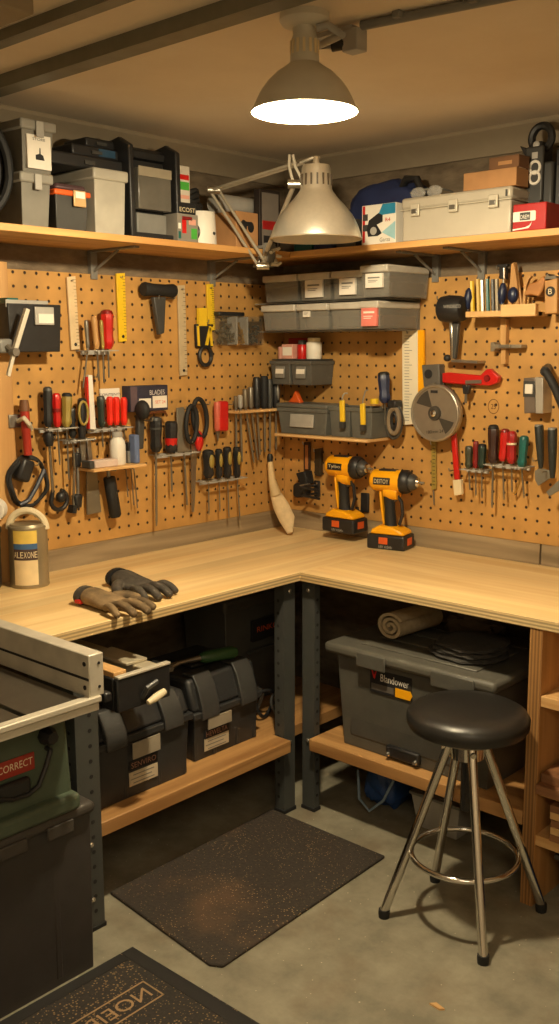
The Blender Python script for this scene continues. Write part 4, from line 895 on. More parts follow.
for i, (hx, hy0, hy1, wd, quad, lb) in enumerate(((540, 425.5, 468, 9, ((534.5, 471), (540, 468), (551, 471), (551.5, 477), (538, 486), (535, 480)), 'black handled scraper with broad angled blade, left of pair'),
                                             (553.5, 428.5, 478, 9.5, ((546, 492), (560, 479), (566, 482), (560, 490), (549, 496.5)), 'black handled scraper at right edge with tilted blade'))):
    w = On('R', hx, hy1, 'scraper', lb, 'scraper', 'black handled scrapers'); k = w.k()
    oo = .05+.035*i
    B().lathe(w.p(hx-1, hy0, oo), w.p(hx+(1 if i == 0 else -1), hy1, oo), [(0, wd*.46*k), (.03, wd*.5*k), (.4, wd*.46*k), (.8, wd*.36*k), (1, wd*.24*k)], 14).build('handle', mat('soft_black', (34, 38, 36), .5), w.t)
    q = w.p(hx-1, hy0, oo); B().lathe(q+V(0, 0, .003), q-V(0, 0, .004), [(0, wd*.44*k), (1, wd*.5*k)], 14).build('end_cap', mgrey, w.t)
    B().prism([w.xz(*q, oo) for q in quad], -oo+.007, -oo).build('blade', mat('scraper_blade', (136, 132, 120), .4, .5), w.t, bevel=.001); peg(w, hx, hy1-8, oo)
w = On('R', 493, 410, 'round_stamp', 'small round ink stamp mark on the right pegboard', 'mark')
c = w.p(493.5, 406.5, 0); B().tube([V(c.x+.022*math.cos(t), -.0002, c.z+.026*math.sin(t)) for t in [2*PI*i/28 for i in range(28)]], .0011, 5, closed=True).build('ring', mat('brown_ink', (90, 56, 26), .7), w.t)
text('25', .02, .018, mat('brown_ink', (90, 56, 26), .7), w.t, frontM(c.x, -.0002, c.z))
# things at the corner below bins
w = On('R', 306, 470, 'steel_rule', 'dark framed slim square hanging in the corner left of drills', 'square')
B().prism([w.xz(*q, .02) for q in rrect(303.5, 442, 309.5, 471, 1)], -.01, -.02).build('frame', mat('dark_frame', (50, 32, 20), .5), w.t, bevel=.002)
B().prism([w.xz(*q, .021) for q in ((305.3, 445), (308, 445), (308, 469), (305.3, 469))], -.0195, -.0225).build('strip', mat('tan_strip', (168, 110, 64), .5), w.t); peg(w, 306.5, 444, .022)
w = On('R', 318.5, 476, 'flat_bar', 'dark flat bar hanging left of the first yellow drill', 'bar')
B().prism([w.xz(*q, .02) for q in ((315, 449), (321, 448), (321, 475), (319, 476.5), (315, 475))], -.006, -.024).build('bar', mat('dark_olive_bar', (52, 42, 26), .5), w.t, bevel=.002); peg(w, 318, 451, .026)
w = On('R', 297, 500, 'tape_measure', 'black tape measure clipped on pegboard near the corner', 'tape measure')
B().prism([w.xz(*q, .07) for q in rrect(291, 483, 303, 498, 4)], -.015, -.06).build('body', black, w.t, bevel=.006)
B().prism([w.xz(*q, .05) for q in ((297, 473), (306, 471), (308.5, 484), (302, 486))], -.01, -.06).build('clip_block', blackm, w.t, bevel=.004)
B().tube([w.p(300, 485.5, .08), w.p(310, 484, .08)], .003, 6).build('pin', steel, w.t)
B().tube([w.p(303, 474, .0), w.p(303, 474, .02)], .008, 8).build('wall_stud', black, w.t)

# ------------------------------------------------------------------ drills
yb = amber
def drill(loc, rz, label, word, hang=0):
    t = thing('cordless_drill', label, 'drill', loc, rz, 'yellow cordless drills'); t.scale = (.8, .92, .93)
    B().span((-.1, -.056, 0), (.1, .056, .062)).build('battery', black, t, bevel=.009, seg=3)
    B().prism([(-.088, .0625), (.092, .0625), (.084, .078), (.03, .096), (-.04, .1), (-.078, .082)], -.049, .049).build('battery_shoe', yb, t, bevel=.007)
    for y in (-1, 1): B().span((-.035, y*.0555, .024), (.012, y*.058, .052)).build('release_tab', orange, t, bevel=.002)
    B().span((.0995, -.022, .02), (.102, .022, .05)).build('front_tab', orange, t)
    text('18V 4.0Ah', .07, .012, lgrey, t, frontM(.0, -.0562, .012))
    B().lathe((.0, 0, .085), (-.012, 0, .25), [(0, .036), (.12, .03), (.5, .026), (.8, .029), (1, .034)], 16, flat=.85, ref=V(1, 0, 0)).build('grip', blackm, t)
    B().prism([(-.034, .1), (-.024, .1), (-.034, .16), (-.044, .24), (-.056, .24), (-.046, .16)], -.02, .02).build('grip_spine', yb, t, bevel=.004)
    B().tube([V(.02, 0, .235), V(.055, 0, .2), V(.062, 0, .15), V(.045, 0, .1)], .008, 8).build('hand_guard', black, t)
    B().prism([(.018, .195), (.034, .205), (.04, .225), (.032, .238), (.016, .238)], -.011, .011).build('trigger', dgrey, t, bevel=.003)
    B().lathe((-.105, 0, .285), (.055, 0, .285), [(0, .026), (.03, .037), (.12, .045), (.85, .047), (1, .046)], 24).build('motor_housing', yb, t)
    B().lathe((-.03, 0, .243), (.04, 0, .236), [(0, .03), (.5, .036), (1, .03)], 16).build('lower_housing', yb, t)
    B().lathe((.055, 0, .285), (.1, 0, .285), [(0, .049), (.15, .051), (.7, .05), (1, .042)], 24, .04).build('clutch_ring', black, t)
    ch = B().lathe((.1, 0, .285), (.135, 0, .285), [(0, .036), (.5, .034), (.8, .028), (1, .023)], 20, .05).build('chuck', dgrey, t)
    B().lathe((.135, 0, .285), (.148, 0, .285), [(0, .021), (.7, .019), (1, .012)], 18).build('chuck_nose', chrome, ch)
    B().lathe((.14, 0, .285), (.17, 0, .285), [(0, .006), (1, .005)], 10).build('bit_holder', steel, ch)
    for y in (-1, 1):
        B().span((-.075, y*.04, .272), (.015, y*.0475, .302)).build('badge', black, t, bevel=.003)
    text(word, .075, .018, cream, t, frontM(-.03, -.0477, .287))
    B().span((-.06, -.018, .324), (.03, .018, .334)).build('top_vent', black, t, bevel=.004)
    return t
d1 = at(343, 535, 1, -.085)
drill((d1.x+.005, -.08, BZ+.036), math.radians(2), 'yellow and black cordless drill on the left, hanging at pegboard hook', 'Tylbo')
d2 = at(387, 549, 2, BZ)
drill((d2.x-.005, d2.y+.03, BZ), math.radians(12), 'yellow and black cordless drill on the right, standing on the bench', 'DEITOY')
w = On('R', 320, 498, 'drill_hook', 'black steel hook bracket holding the left drill', 'hook')
for dz in (0, -.035):
    q = w.p(317+(1 if dz else 0), 485, 0); B().tube([V(q.x, 0, q.z+dz), V(q.x, -.1, q.z+dz), V(q.x+.1, -.11, q.z+dz-.002)], .006, 8).build('prong', black, w.t)
q = w.p(318, 485, 0); B().span((q.x-.015, -.01, q.z-.05), (q.x+.015, 0, q.z+.02)).build('plate', black, w.t, bevel=.003)
B().lathe((q.x, -.01, q.z+.008), (q.x, -.018, q.z+.008), [(0, .008), (1, .006)], 10).build('screw', chrome, w.t)
w = On('R', 366, 505, 'drill_hook', 'black steel hook bracket between the two yellow drills', 'hook')
q = w.p(366, 500, 0); B().span((q.x-.02, -.012, q.z-.05), (q.x+.02, 0, q.z+.03)).build('plate', black, w.t, bevel=.004)
B().tube([V(q.x-.02, 0, q.z-.05), V(q.x-.024, -.025, q.z-.055), V(q.x-.024, -.03, q.z-.03)], .009, 8).build('prong', black, w.t)

# ------------------------------------------------------------------ left bench: tin, tape, jar, gloves
tb = at(24, 588, 2, BZ); r = .07
tn = thing('solvent_tin', 'tall dented metal tin with yellow and blue label on left bench', 'tin', (tb.x-.025, tb.y+.04, BZ), .72)
k = depth(tn.location)/F; r = 19.5*k; hh = 61*k
tinm = mat('tin_metal', (160, 148, 122), .4, .6)
B().lathe((0, 0, 0), (0, 0, hh), [(0, r*.97), (.02, r), (.05, r*.98), (.95, r*.98), (.98, r), (1, r*.97)], 32).build('body', tinm, tn)
B().lathe((0, 0, hh), (0, 0, hh+.006), [(0, r*.9), (1, r*.86)], 28).build('top', tinm, tn)
def wrap(a0, a1, z0, z1, rr, m, name, dz=0):
    b = MB(); n = 16
    A = [[b.bm.verts.new((rr*math.sin(a0+(a1-a0)*i/n), -rr*math.cos(a0+(a1-a0)*i/n), z)) for i in range(n+1)] for z in (z0, z1)]
    for i in range(n): b.bm.faces.new((A[0][i], A[0][i+1], A[1][i+1], A[1][i]))
    return b.build(name, m, tn)
wrap(-.52, .72, hh*.74, hh*.95, r*1.006, mat('label_yellow', (220, 190, 90), .6), 'label_band')
wrap(-.52, .72, hh*.65, hh*.74, r*1.006, mat('label_blue', (60, 96, 140), .6), 'label_band')
wrap(-.52, .72, hh*.47, hh*.65, r*1.006, mat('label_dark', (70, 52, 46), .6), 'label_band')
wrap(-.52, .72, hh*.06, hh*.47, r*1.006, mat('label_cream', (226, 204, 160), .6), 'label_band')
for i, chh in enumerate('ALEXONE'):
    a = -.42+i*.175
    if chh != ' ': text(chh, r*.15, hh*.1, cream, tn, Matrix.Rotation(a, 4, 'Z') @ frontM(0, -r*1.008, hh*.56))
B().tube([V(-r*.95+.0+r*.95*(1-math.cos(t)), -.0, hh*.93+r*.95*math.sin(t)) for t in [PI*i/14 for i in range(15)]], .012, 8).build('handle', cream, tn)
tp = at(-2, 585, 2, BZ)
jr = thing('paint_tub', 'dark tub at left frame edge carrying the roll of tape', 'tub', (tp.x+.0, tp.y-.05, BZ))
B().lathe((0, 0, 0), (0, 0, .2), [(0, .052), (.03, .056), (.9, .058), (.93, .062), (1, .062)], 24).build('body', mat('dark_tub', (62, 52, 40), .5), jr)
B().lathe((0, 0, .2), (0, 0, .215), [(0, .06), (1, .055)], 24).build('lid', black, jr)
tr = thing('tape_roll', 'roll of white tape standing on the dark tub at left edge', 'tape', jr.location+V(.0, .05, .2158), .75)
k = depth(tr.location)/F; ro, ri = 11.5*k, 4.5*k
b_ = MB(); n = 28
prof = [(ro, -.026), (ro, .026), (ri, .026), (ri, -.026)]; rings = [[b_.bm.verts.new((q*math.cos(2*PI*i/n), y, q*math.sin(2*PI*i/n)+ro)) for q, y in prof] for i in range(n)]
for i in range(n):
    for j in range(4): b_.bm.faces.new((rings[i][j], rings[i][(j+1) % 4], rings[(i+1) % n][(j+1) % 4], rings[(i+1) % n][j]))
b_.build('tape', white, tr, bevel=.002)
b_ = MB(); prof = [(ri-.0006, -.027), (ri-.0006, .027), (ri-.006, .027), (ri-.006, -.027)]; rings = [[b_.bm.verts.new((q*math.cos(2*PI*i/n), y, q*math.sin(2*PI*i/n)+ro)) for q, y in prof] for i in range(n)]
for i in range(n):
    for j in range(4): b_.bm.faces.new((rings[i][j], rings[i][(j+1) % 4], rings[(i+1) % n][(j+1) % 4], rings[(i+1) % n][j]))
b_.build('core', card, tr)

def skin(chains, name, m, parent, vox=.004, sub=1, smooth=3):
    """chains of (point, rx, ry): each grown with a Skin modifier, all fused by a voxel remesh"""
    me = bpy.data.meshes.new(name); verts, edges, rad, roots = [], [], [], []
    for ch in chains:
        roots.append(len(verts))
        for i, (p, rx, ry) in enumerate(ch):
            if i: edges.append((len(verts)-1, len(verts)))
            verts.append(p); rad.append((rx, ry))
    me.from_pydata([tuple(v) for v in verts], edges, [])
    o = bpy.data.objects.new(name, me); C.objects.link(o)
    o.modifiers.new('skin', 'SKIN')
    for i, v in enumerate(me.skin_vertices[0].data): v.radius = rad[i]; v.use_root = i in roots
    s = o.modifiers.new('sub', 'SUBSURF'); s.levels = s.render_levels = sub+1
    rm = o.modifiers.new('remesh', 'REMESH'); rm.mode = 'VOXEL'; rm.voxel_size = vox
    sm = o.modifiers.new('smooth', 'SMOOTH'); sm.iterations = smooth; sm.factor = .5
    bpy.context.view_layer.update()
    me2 = bpy.data.meshes.new_from_object(o.evaluated_get(bpy.context.evaluated_depsgraph_get()))
    bpy.data.objects.remove(o); bpy.data.meshes.remove(me); me2.name = name
    me2.materials.clear(); me2.materials.append(m)
    me2.polygons.foreach_set('use_smooth', [True]*len(me2.polygons))
    o2 = bpy.data.objects.new(name, me2); C.objects.link(o2); o2.parent = parent; return o2
def glove(p0, p1, label, palm_m, back_m, mirror=1, spread=1.0, lift=0):
    """work glove lying flat, cuff at p0, fingertips at p1"""
    d = (p1-p0); L_ = d.length; t = thing('work_glove', label, 'glove', (p0.x, p0.y, p0.z+.0012), math.atan2(d.y, d.x), 'pair of work gloves')
    s = L_/.25; m = mirror
    def P(x, y, z): return V(x*s, y*s*m, z*s)
    ch = [[(P(.012, 0, .03), .04*s, .028*s), (P(.05, 0, .028), .036*s, .024*s), (P(.085, .0, .024), .044*s, .02*s), (P(.12, 0, .022), .048*s, .017*s), (P(.135, 0, .021), .044*s, .014*s)]]
    for i, (y, ln, ang, c) in enumerate(((.036, .085, .22, .0112), (.013, .1, .07, .012), (-.014, .094, -.09, .012), (-.039, .075, -.28, .0108))):
        b = (.128, y, .024); e = []
        for f, z in ((0, .02), (.35, .031), (.7, .026), (1, .012)):
            e.append((P(b[0]+ln*f*math.cos(ang), y+ln*f*math.sin(ang)*spread, z+lift*f), c*1.05*s*(1-.12*f), c*1.05*s*(1-.12*f)))
        ch.append(e)
    ch.append([(P(.07, .03, .026), .018*s, .016*s), (P(.1, .062, .028), .0155*s, .0155*s), (P(.135, .078, .02), .014*s, .014*s)])
    g = skin(ch, 'glove_body', palm_m, t, .0026*s, 1, 3)
    lo = min(v.co.z for v in g.data.vertices)
    for v in g.data.vertices: v.co.z -= lo
    B().lathe(P(-.004, 0, .027-lo/s), P(.016, 0, .027-lo/s), [(0, .028*s), (.3, .034*s), (1, .034*s)], 20, flat=.72, ref=V(0, 1, 0)).build('cuff', back_m, t)
    return t, P, lo
gb = mat('dusty_black_leather', (62, 56, 48), .8, bump=.5, scale=50, var=.35)
gt = mat('worn_tan_leather', (108, 88, 60), .85, bump=.6, scale=22, var=.55)
g1a, g1b = at(83, 603, 2, BZ), at(151, 619, 2, BZ)
t, P, lo = glove(g1a, g1b, 'worn tan work glove lying in front near the bench edge', gt, gb, 1)
B().box(P(.02, -.03, .012), (.03, .012, .012)).build('red_tab', red, t, bevel=.003)
g2a, g2b = at(116, 585, 2, BZ), at(172, 603, 2, BZ)
t2, P, lo = glove(g2a, g2b, 'darker black work glove lying behind the tan glove', gb, blackm, -1, .6)

# ------------------------------------------------------------------ things on the left shelf (front faces look to +x)
def sh_at(px, py, x): q = at(px, py, 0, x); return q
def sbox(px0, px1, ytop, x1, dep, name, label, cat, group=None):
    """a thing standing on the left shelf: front plane x1, from pixel px0 to px1, top at pixel ytop; returns thing, width, height"""
    a = at(px0, ytop, 0, x1); b = at(px1, ytop, 0, x1); c = at((px0+px1)/2, ytop, 0, x1)
    t = thing(name, label, cat, (x1, (a.y+b.y)/2, SZ), PI/2, group); return t, b.y-a.y, c.z-SZ
# hose coil
t = thing('hose_coil', 'coiled black hose at the far left end of left shelf', 'hose', (.2, at(-36, 190, 0, .2).y-.0, SZ), PI/2)
for i in range(5):
    b_ = B(); rr = .15-.012*i; b_.tube([V(rr*math.cos(a)*.9, -.03+.03*i, .165+rr*math.sin(a)) for a in [2*PI*j/36 for j in range(36)]], .0135, 8, closed=True); b_.build('loop', blackm, t)
# lower and upper tub
tubm = mat('cloudy_grey_plastic', (122, 119, 110), .4, alpha=.94)
t, wd, ht = sbox(21, 50, 173, .27, .22, 'storage_tub', 'cloudy grey lidded tub, lower of the stacked pair at left', 'tub', 'stacked cloudy tubs')
def tub(t, wd, ht, dep, lid=.03):
    B().tray((-wd/2, 0, 0), (wd/2, dep, ht-lid*.5), .004, .9).build('tub', tubm, t, bevel=.006)
    B().span((-wd/2-.008, -.008, ht-lid), (wd/2+.008, dep+.008, ht)).build('lid', mat('cloudy_lid', (136, 133, 124), .4), t, bevel=.006)
    B().span((-wd*.12, -.014, ht-lid-.02), (wd*.12, -.008, ht-.004)).build('latch', lgrey, t, bevel=.002)
    B().span((-wd*.4, .03, .006), (wd*.4, dep-.03, ht*.6)).build('contents', dgrey, t)
tub(t, wd, ht, .24)
ztop = SZ+ht+.001
a = at(25.5, 150, 0, .27); b = at(51, 150, 0, .27); zz = at(30, 119, 0, .27).z
t = thing('storage_tub', 'cloudy grey tub with white picture label, upper of stacked pair', 'tub', (.27, (a.y+b.y)/2, ztop), PI/2, 'stacked cloudy tubs'); wd = b.y-a.y+.02; ht = zz-ztop
tub(t, wd, ht, .24)
B().span((-wd*.36, -.0008, ht*.08), (wd*.4, .008, ht*.72)).build('label', paper, t)
B().prism([(-wd*.1, ht*.25), (wd*.18, ht*.25), (wd*.14, ht*.34), (wd*.06, ht*.37), (wd*.06, ht*.48), (wd*.03, ht*.48), (wd*.02, ht*.37), (-wd*.1, ht*.34)], -.0016, -.0006).build('label_picture', ink, t, smooth=False)
text('STORE', wd*.4, ht*.05, ink, t, frontM(wd*.02, -.001, ht*.64))
# small orange rimmed case
t, wd, ht = sbox(55, 88, 184, .275, .2, 'tool_case', 'small charcoal case with orange rim and metal latch on left shelf', 'tool case')
B().tray((-wd/2, 0, 0), (wd/2, .17, ht*.76), .005, .9).build('body', dgrey, t, bevel=.006)
B().span((-wd/2-.006, -.006, ht*.74), (wd/2+.006, .176, ht*.86)).build('orange_rim', orange, t, bevel=.004)
B().span((-wd/2+.004, .004, ht*.861), (wd/2-.004, .17, ht)).build('lid', mat('plum_lid', (80, 58, 60), .5), t, bevel=.01)
B().span((-wd*.02, -.012, ht*.52), (wd*.36, -.0062, ht*.87)).build('latch', mat('bright_label', (206, 170, 120), .4, .3), t, bevel=.003)
B().span((wd*.03, -.0132, ht*.7), (wd*.31, -.0121, ht*.84)).build('latch_label', paper, t)
# grey lidded bin with black cases
t, wd, ht = sbox(94, 125, 169.5, .28, .22, 'lidded_bin', 'large pale grey lidded bin in the middle of left shelf', 'bin')
bw = mat('warm_grey_bin', (168, 163, 150), .4); hb = ht
B().tray((-wd/2, 0, 0), (wd/2, .22, ht-.02), .005, .94).build('body', bw, t, bevel=.008)
B().span((-wd/2-.008, -.008, ht-.035), (wd/2+.008, .228, ht)).build('lid', bw, t, bevel=.006)
gy = t.location.y; zc = SZ+ht+.001
for i, (y0, y1, x0, x1, h, lb) in enumerate(((-.2, .1, .06, .24, .04, 'flat black tool case, lowest of three on the pale grey bin'), (-.1, .09, .07, .22, .035, 'flat black tool case, middle of three on the pale grey bin'), (-.03, .09, .08, .2, .03, 'flat black tool case, top of three on the pale grey bin'))):
    c = thing('flat_case', lb, 'case', ((x0+x1)/2, gy+(y0+y1)/2-.0, zc), PI/2, 'flat black cases on the bin')
    hw, hd = (y1-y0)/2, (x1-x0)/2; B().span((-hw, -hd, 0), (hw, hd, h)).build('shell', black, c, bevel=.006)
    if i == 1: B().span((hw*.1, -hd-.002, h*.2), (hw*.8, -hd+.001, h*.85)).build('blue_badge', mat('badge_blue', (34, 66, 92), .5), c)
    B().span((-.02, -hd-.006, h*.3), (.02, -hd, h*.6)).build('catch', dgrey, c); zc += h+.001
# black carrier
t, wd, ht = sbox(125.5, 177, 146, .262, .2, 'tool_carrier', 'tall black tool carrier with grey panels on left shelf', 'carrier')
for s in (-1, 1): B().prism([(-.02, 0), (.2, 0), (.15, ht*.6), (.1, ht+.01), (.04, ht+.02), (-.015, ht*.97)], s*wd/2, s*(wd/2-.022), lambda a, b, d: (d, a, b)).build('side_frame', black, t, bevel=.005)
B().span((-wd/2+.022, 0, 0), (wd/2-.022, .18, .02)).build('base', black, t, bevel=.003)
B().lathe((-wd/2+.02, .06, ht-.02), (wd/2-.02, .06, ht-.02), [(0, .02), (1, .02)], 12, .1).build('carry_bar', black, t)
B().span((-wd/2+.022, .05, .02), (wd/2-.022, .17, ht*.86)).build('back_body', blackm, t)
B().span((-wd/2+.05, .0, ht*.32), (wd/2-.03, .05, ht*.76)).build('grey_panel', mat('smoky_panel', (98, 94, 86), .25, coat=.4), t, bevel=.003)
B().span((-wd/2+.05, -.003, ht*.67), (wd/2-.03, .0, ht*.77)).build('label_strip', mat('grey_strip', (150, 140, 120), .6), t)
B().span((-wd/2+.05, .01, ht*.06), (wd/2-.045, .05, ht*.28)).build('drawer', mgrey, t, bevel=.004)
# cartons
t, wd, ht = sbox(177.5, 198, 214, .285, .1, 'screw_box', 'colourful carton with red and green patches on left shelf', 'carton')
B().span((-wd/2, 0, 0), (wd/2, .1, ht)).build('carton', mat('grey_card', (128, 122, 112), .7), t, bevel=.002)
for x, z, w_, h_, m in ((-.2, .3, .22, .5, red), (.28, .12, .3, .38, mat('leaf_green', (70, 160, 60), .5)), (-.42, .45, .14, .2, white), (.2, .62, .36, .2, pinkw), (-.42, .1, .14, .25, teal), (-.05, .78, .5, .12, dred)):
    B().span((wd*(x-w_/2+.02), -.001, ht*z), (wd*(x+w_/2), .0, ht*(z+h_))).build('print_patch', m, t)
h1 = ht
t, wd2, _ = sbox(178.5, 196, 214, .28, .1, 'black_carton', 'flat black carton lettered in white on the colourful carton', 'carton'); t.location.z = SZ+h1+.001
h2 = at(188, 203, 0, .28).z-SZ-h1-.001
B().span((-wd2/2, 0, 0), (wd2/2, .09, h2)).build('carton', black, t, bevel=.002); text('ECOST', wd2*.88, h2*.4, cream, t, frontM(0, -.0005, h2*.36))
t, wd3, _ = sbox(178.5, 190, 190, .275, .1, 'tall_carton', 'tall white carton with green patch standing atop black carton', 'carton'); t.location.z = SZ+h1+h2+.002
h3 = at(185, 166, 0, .275).z-t.location.z
B().span((-wd3/2, 0, 0), (wd3/2, .06, h3)).build('carton', mat('pale_card', (196, 188, 174), .6), t, bevel=.002)
for z, h_, m in ((.62, .14, red), (.34, .22, mat('leaf_green', (70, 160, 60), .5)), (.1, .1, pinkw)): B().span((-wd3*.42, -.001, h3*z), (wd3*.42, 0, h3*(z+h_))).build('print_band', m, t)
# white canister
t, wd, ht = sbox(199, 222, 211, .27, .1, 'white_canister', 'squat white canister standing on left shelf by the corner', 'canister')
r = wd/2*.97
B().lathe((0, r, 0), (0, r, ht), [(0, r*1.06), (.03, r*1.08), (.95, r*.97), (1, r*.93)], 28).build('body', white, t)
B().lathe((r*.25, .012*0-r*.03, ht*.35), (r*.25, -r*.06, ht*.35), [(0, .006), (1, .006)], 10).build('screw', ink, t)
B().ell((-r*.98, r*.55, ht*.36), (.012, .03, .03), 14).build('side_knob', black, t)
cz = SZ+ht+.001
t = thing('coiled_lead', 'coiled black lead heaped on top of the white canister', 'lead', (t.location.x-.1, t.location.y-.02, cz), PI/2)
for i in range(5):
    b_ = B(); rr = .05-.004*i; b_.tube([V(rr*math.cos(a)+.005*math.sin(i*2.1), rr*.9*math.sin(a), .012+.014*i+.008*math.sin(a*2+i)) for a in [2*PI*j/30 for j in range(30)]], .0095, 8, closed=True); b_.build('loop', blackm, t)
# cardboard picture box
t, wd, ht = sbox(236, 258, 212, .26, .12, 'picture_carton', 'brown carton printed with dark goggles near shelf corner', 'carton')
B().span((-wd/2, 0, 0), (wd/2, .14, ht)).build('carton', card, t, bevel=.002)
pp = B(); pp.ell((-wd*.16, -.0006, ht*.62), (wd*.15, .001, ht*.16), 14); pp.ell((wd*.16, -.0006, ht*.6), (wd*.15, .001, ht*.15), 14); pp.span((-wd*.14, -.0012, ht*.62), (wd*.14, 0, ht*.74)); pp.build('printed_picture', ink, t)
hcart = ht
t = thing('paper_roll', 'pale paper roll lying across the carton by shelf corner', 'roll', (.15, at(236, 200, 0, .15).y, SZ+ht+.0365), PI/2)
B().lathe((-.12, 0, 0), (.14, 0, 0), [(0, .034), (.02, .036), (.98, .036), (1, .034)], 20).build('roll', lgrey, t)
# magazine / framed box
t, wd, ht = sbox(259.5, 280, 190, .235, .1, 'framed_board', 'black edged board with red print standing at shelf corner', 'board')
B().span((-wd/2, 0, 0), (wd/2, .03, ht)).build('frame', mat('dark_edge', (42, 34, 30), .5), t, bevel=.002)
B().span((-wd/2+.012, -.001, .012), (wd/2-.01, .0, ht-.012)).build('face', mat('grey_print', (120, 112, 104), .6), t)
B().span((-wd/2+.014, -.002, ht*.36), (wd/2-.012, -.001, ht*.5)).build('print_band', mat('deep_red_card', (160, 30, 28), .5), t)
B().span((-wd/2+.02, -.0018, ht*.1), (wd/2-.02, -.001, ht*.26)).build('print_block', ink, t)
# corner dark books (low things under the lamp)
for i, (x, y, h, m, nm) in enumerate(((.34, -.2, .11, teal, 'teal'), (.44, -.2, .12, navy, 'navy'), (.55, -.2, .1, dgrey, 'charcoal'))):
    t = thing('manual_box', f'{nm} box file lying low on right shelf behind the silver lamp', 'box file', (x, y, SZ), 0, 'box files behind the silver lamp')
    B().span((-.045, -.07, 0), (.045, .035, h)).build('box', m, t, bevel=.003); B().span((-.025, -.0715, h*.3), (.025, -.0702, h*.7)).build('spine_label', lgrey, t)
# soft blue bag
def blob(c, r, seed, amp=.14, sub=4, flat=.0):
    b = MB(); bmesh.ops.create_icosphere(b.bm, subdivisions=sub, radius=1)
    for v in b.bm.verts:
        d = v.co.normalized(); f = 1+amp*noise.fractal(d*2.2+V(seed, 0, 0), 1, 2, 4)
        p = V(*(math.copysign(abs(x)**.72, x) for x in d))*f
        v.co = V(c[0]+p.x*r[0], c[1]+p.y*r[1], max(c[2]+p.z*r[2], flat))
    return b
t = thing('tool_bag', 'dark navy soft tool bag slumped on right shelf behind lamp', 'bag', (.52, -.085, SZ))
bp_ = at(365, 188, 1, -.1)
blob((.09, 0, .12), (.18, .07, .125), 3.1).build('bag', navy, t)
B().tube([V(.16, -.03, .2), V(.2, -.05, .24), V(.25, -.055, .235), V(.28, -.04, .15)], .014, 10).build('strap', black, t)
# vacuum carton
def rbox(px0, px1, ytop, yf, name, label, cat, z=SZ):
    a = at(px0, ytop, 1, -yf); b = at(px1, ytop, 1, -yf); zz = at((px0+px1)/2, ytop, 1, -yf).z
    return thing(name, label, cat, ((a.x+b.x)/2, -yf, z)), b.x-a.x, zz-z
t, wd, ht = rbox(362, 396, 204, .27, 'tool_carton', 'white and blue carton with a black tool picture, right shelf', 'carton')
B().span((-wd/2, 0, 0), (wd/2, .06, ht)).build('carton', white, t, bevel=.002)
B().prism([(-wd*.02, ht*.72), (wd*.49, ht*.74), (wd*.49, ht*.99), (wd*.12, ht*.99)], -.0012, 0).build('blue_panel', mat('cyan_print', (40, 130, 168), .5), t, smooth=False)
B().prism([(wd*.1, ht*.3), (wd*.49, ht*.1), (wd*.49, ht*.55)], -.0011, 0).build('pale_blue_panel', mat('pale_cyan_print', (150, 192, 200), .5), t, smooth=False)
B().prism([(-wd*.28, ht*.62), (0, ht*.78), (wd*.12, ht*.72), (wd*.12, ht*.56), (-wd*.05, ht*.5), (wd*.1, ht*.28), (-wd*.02, ht*.22), (-wd*.3, ht*.22), (-wd*.34, ht*.4)], -.0018, 0).build('tool_picture', ink, t, smooth=False)
B().ell((-wd*.14, -.002, ht*.35), (wd*.1, .001, ht*.1), 14).build('picture_highlight', lgrey, t)
B().span((-wd*.47, -.0014, ht*.08), (-wd*.4, 0, ht*.98)).build('red_edge', red, t)
for z in (.62, .36): B().span((-wd*.46, -.0016, ht*z), (-wd*.32, 0, ht*(z+.16))).build('picture_inset', dgrey, t)
text('Garza', wd*.3, ht*.1, mgrey, t, frontM(wd*.2, -.0016, ht*.12))
text('R4', wd*.14, ht*.09, red, t, frontM(wd*.28, -.0016, ht*.6))
# beige metal case
t, wd, ht = rbox(403, 511.5, 188, .275, 'metal_case', 'long beige metal case with three latches on right shelf', 'case')
a = at(403, 200, 1, -.275); b = at(511, 190, 1, -.275)
ht = at(505, 186, 1, -.275).z-SZ
cb = .112
B().span((-wd/2, 0, 0), (wd/2, cb, ht*.72)).build('body', casem, t, bevel=.006)
B().span((-wd/2-.004, -.005, ht*.73), (wd/2+.004, cb+.005, ht)).build('lid', casem, t, bevel=.01)
B().span((-wd/2-.005, -.007, ht*.715), (wd/2+.005, cb+.006, ht*.735)).build('seam_trim', alup, t)
for f in (-.36, .0, .36):
    lt = B().span((wd*f-.018, -.014, ht*.56), (wd*f+.018, -.006, ht*.84)).build('latch', alup, t, bevel=.003)
    B().span((wd*f-.011, -.018, ht*.62), (wd*f+.011, -.0138, ht*.72)).build('latch_tongue', dsteel if f == 0 else steel, lt, bevel=.001)
B().span((wd*.46, -.008, ht*.78), (wd*.475, -.0055, ht*.92)).build('corner_tab', dgrey, t)
ctop = SZ+ht; cx = t.location.x
gl = thing('safety_glasses', 'clear safety glasses resting on top of the beige metal case', 'glasses', (cx-wd*.36, -.22, ctop+.001))
for s in (-1, 1): B().ell((s*.034, 0, .021), (.032, .008, .02), 16).build('lens', clear, gl)
B().tube([V(-.012, 0, .03), V(.012, 0, .03)], .004, 6).build('bridge', mgrey, gl)
for s in (-1, 1): B().tube([V(s*.066, 0, .026), V(s*.068, .06, .022), V(s*.06, .11, .004)], .003, 6).build('temple', mgrey, gl)
x0 = at(467, 180, 1, -.24).x; x1 = at(520, 170, 1, -.24).x; h = at(495, 171, 1, -.24).z-ctop
t = thing('cardboard_box', 'flat tan cardboard box lying on the beige metal case', 'box', ((x0+x1)/2, -.222, ctop+.001))
B().span((-(x1-x0)/2, -.04, 0), ((x1-x0)/2, .04, h)).build('carton', card, t, bevel=.002); B().span((-(x1-x0)/2-.0005, -.02, h-.0005), ((x1-x0)/2+.0005, .02, h+.0008)).build('tape_strip', cream, t)
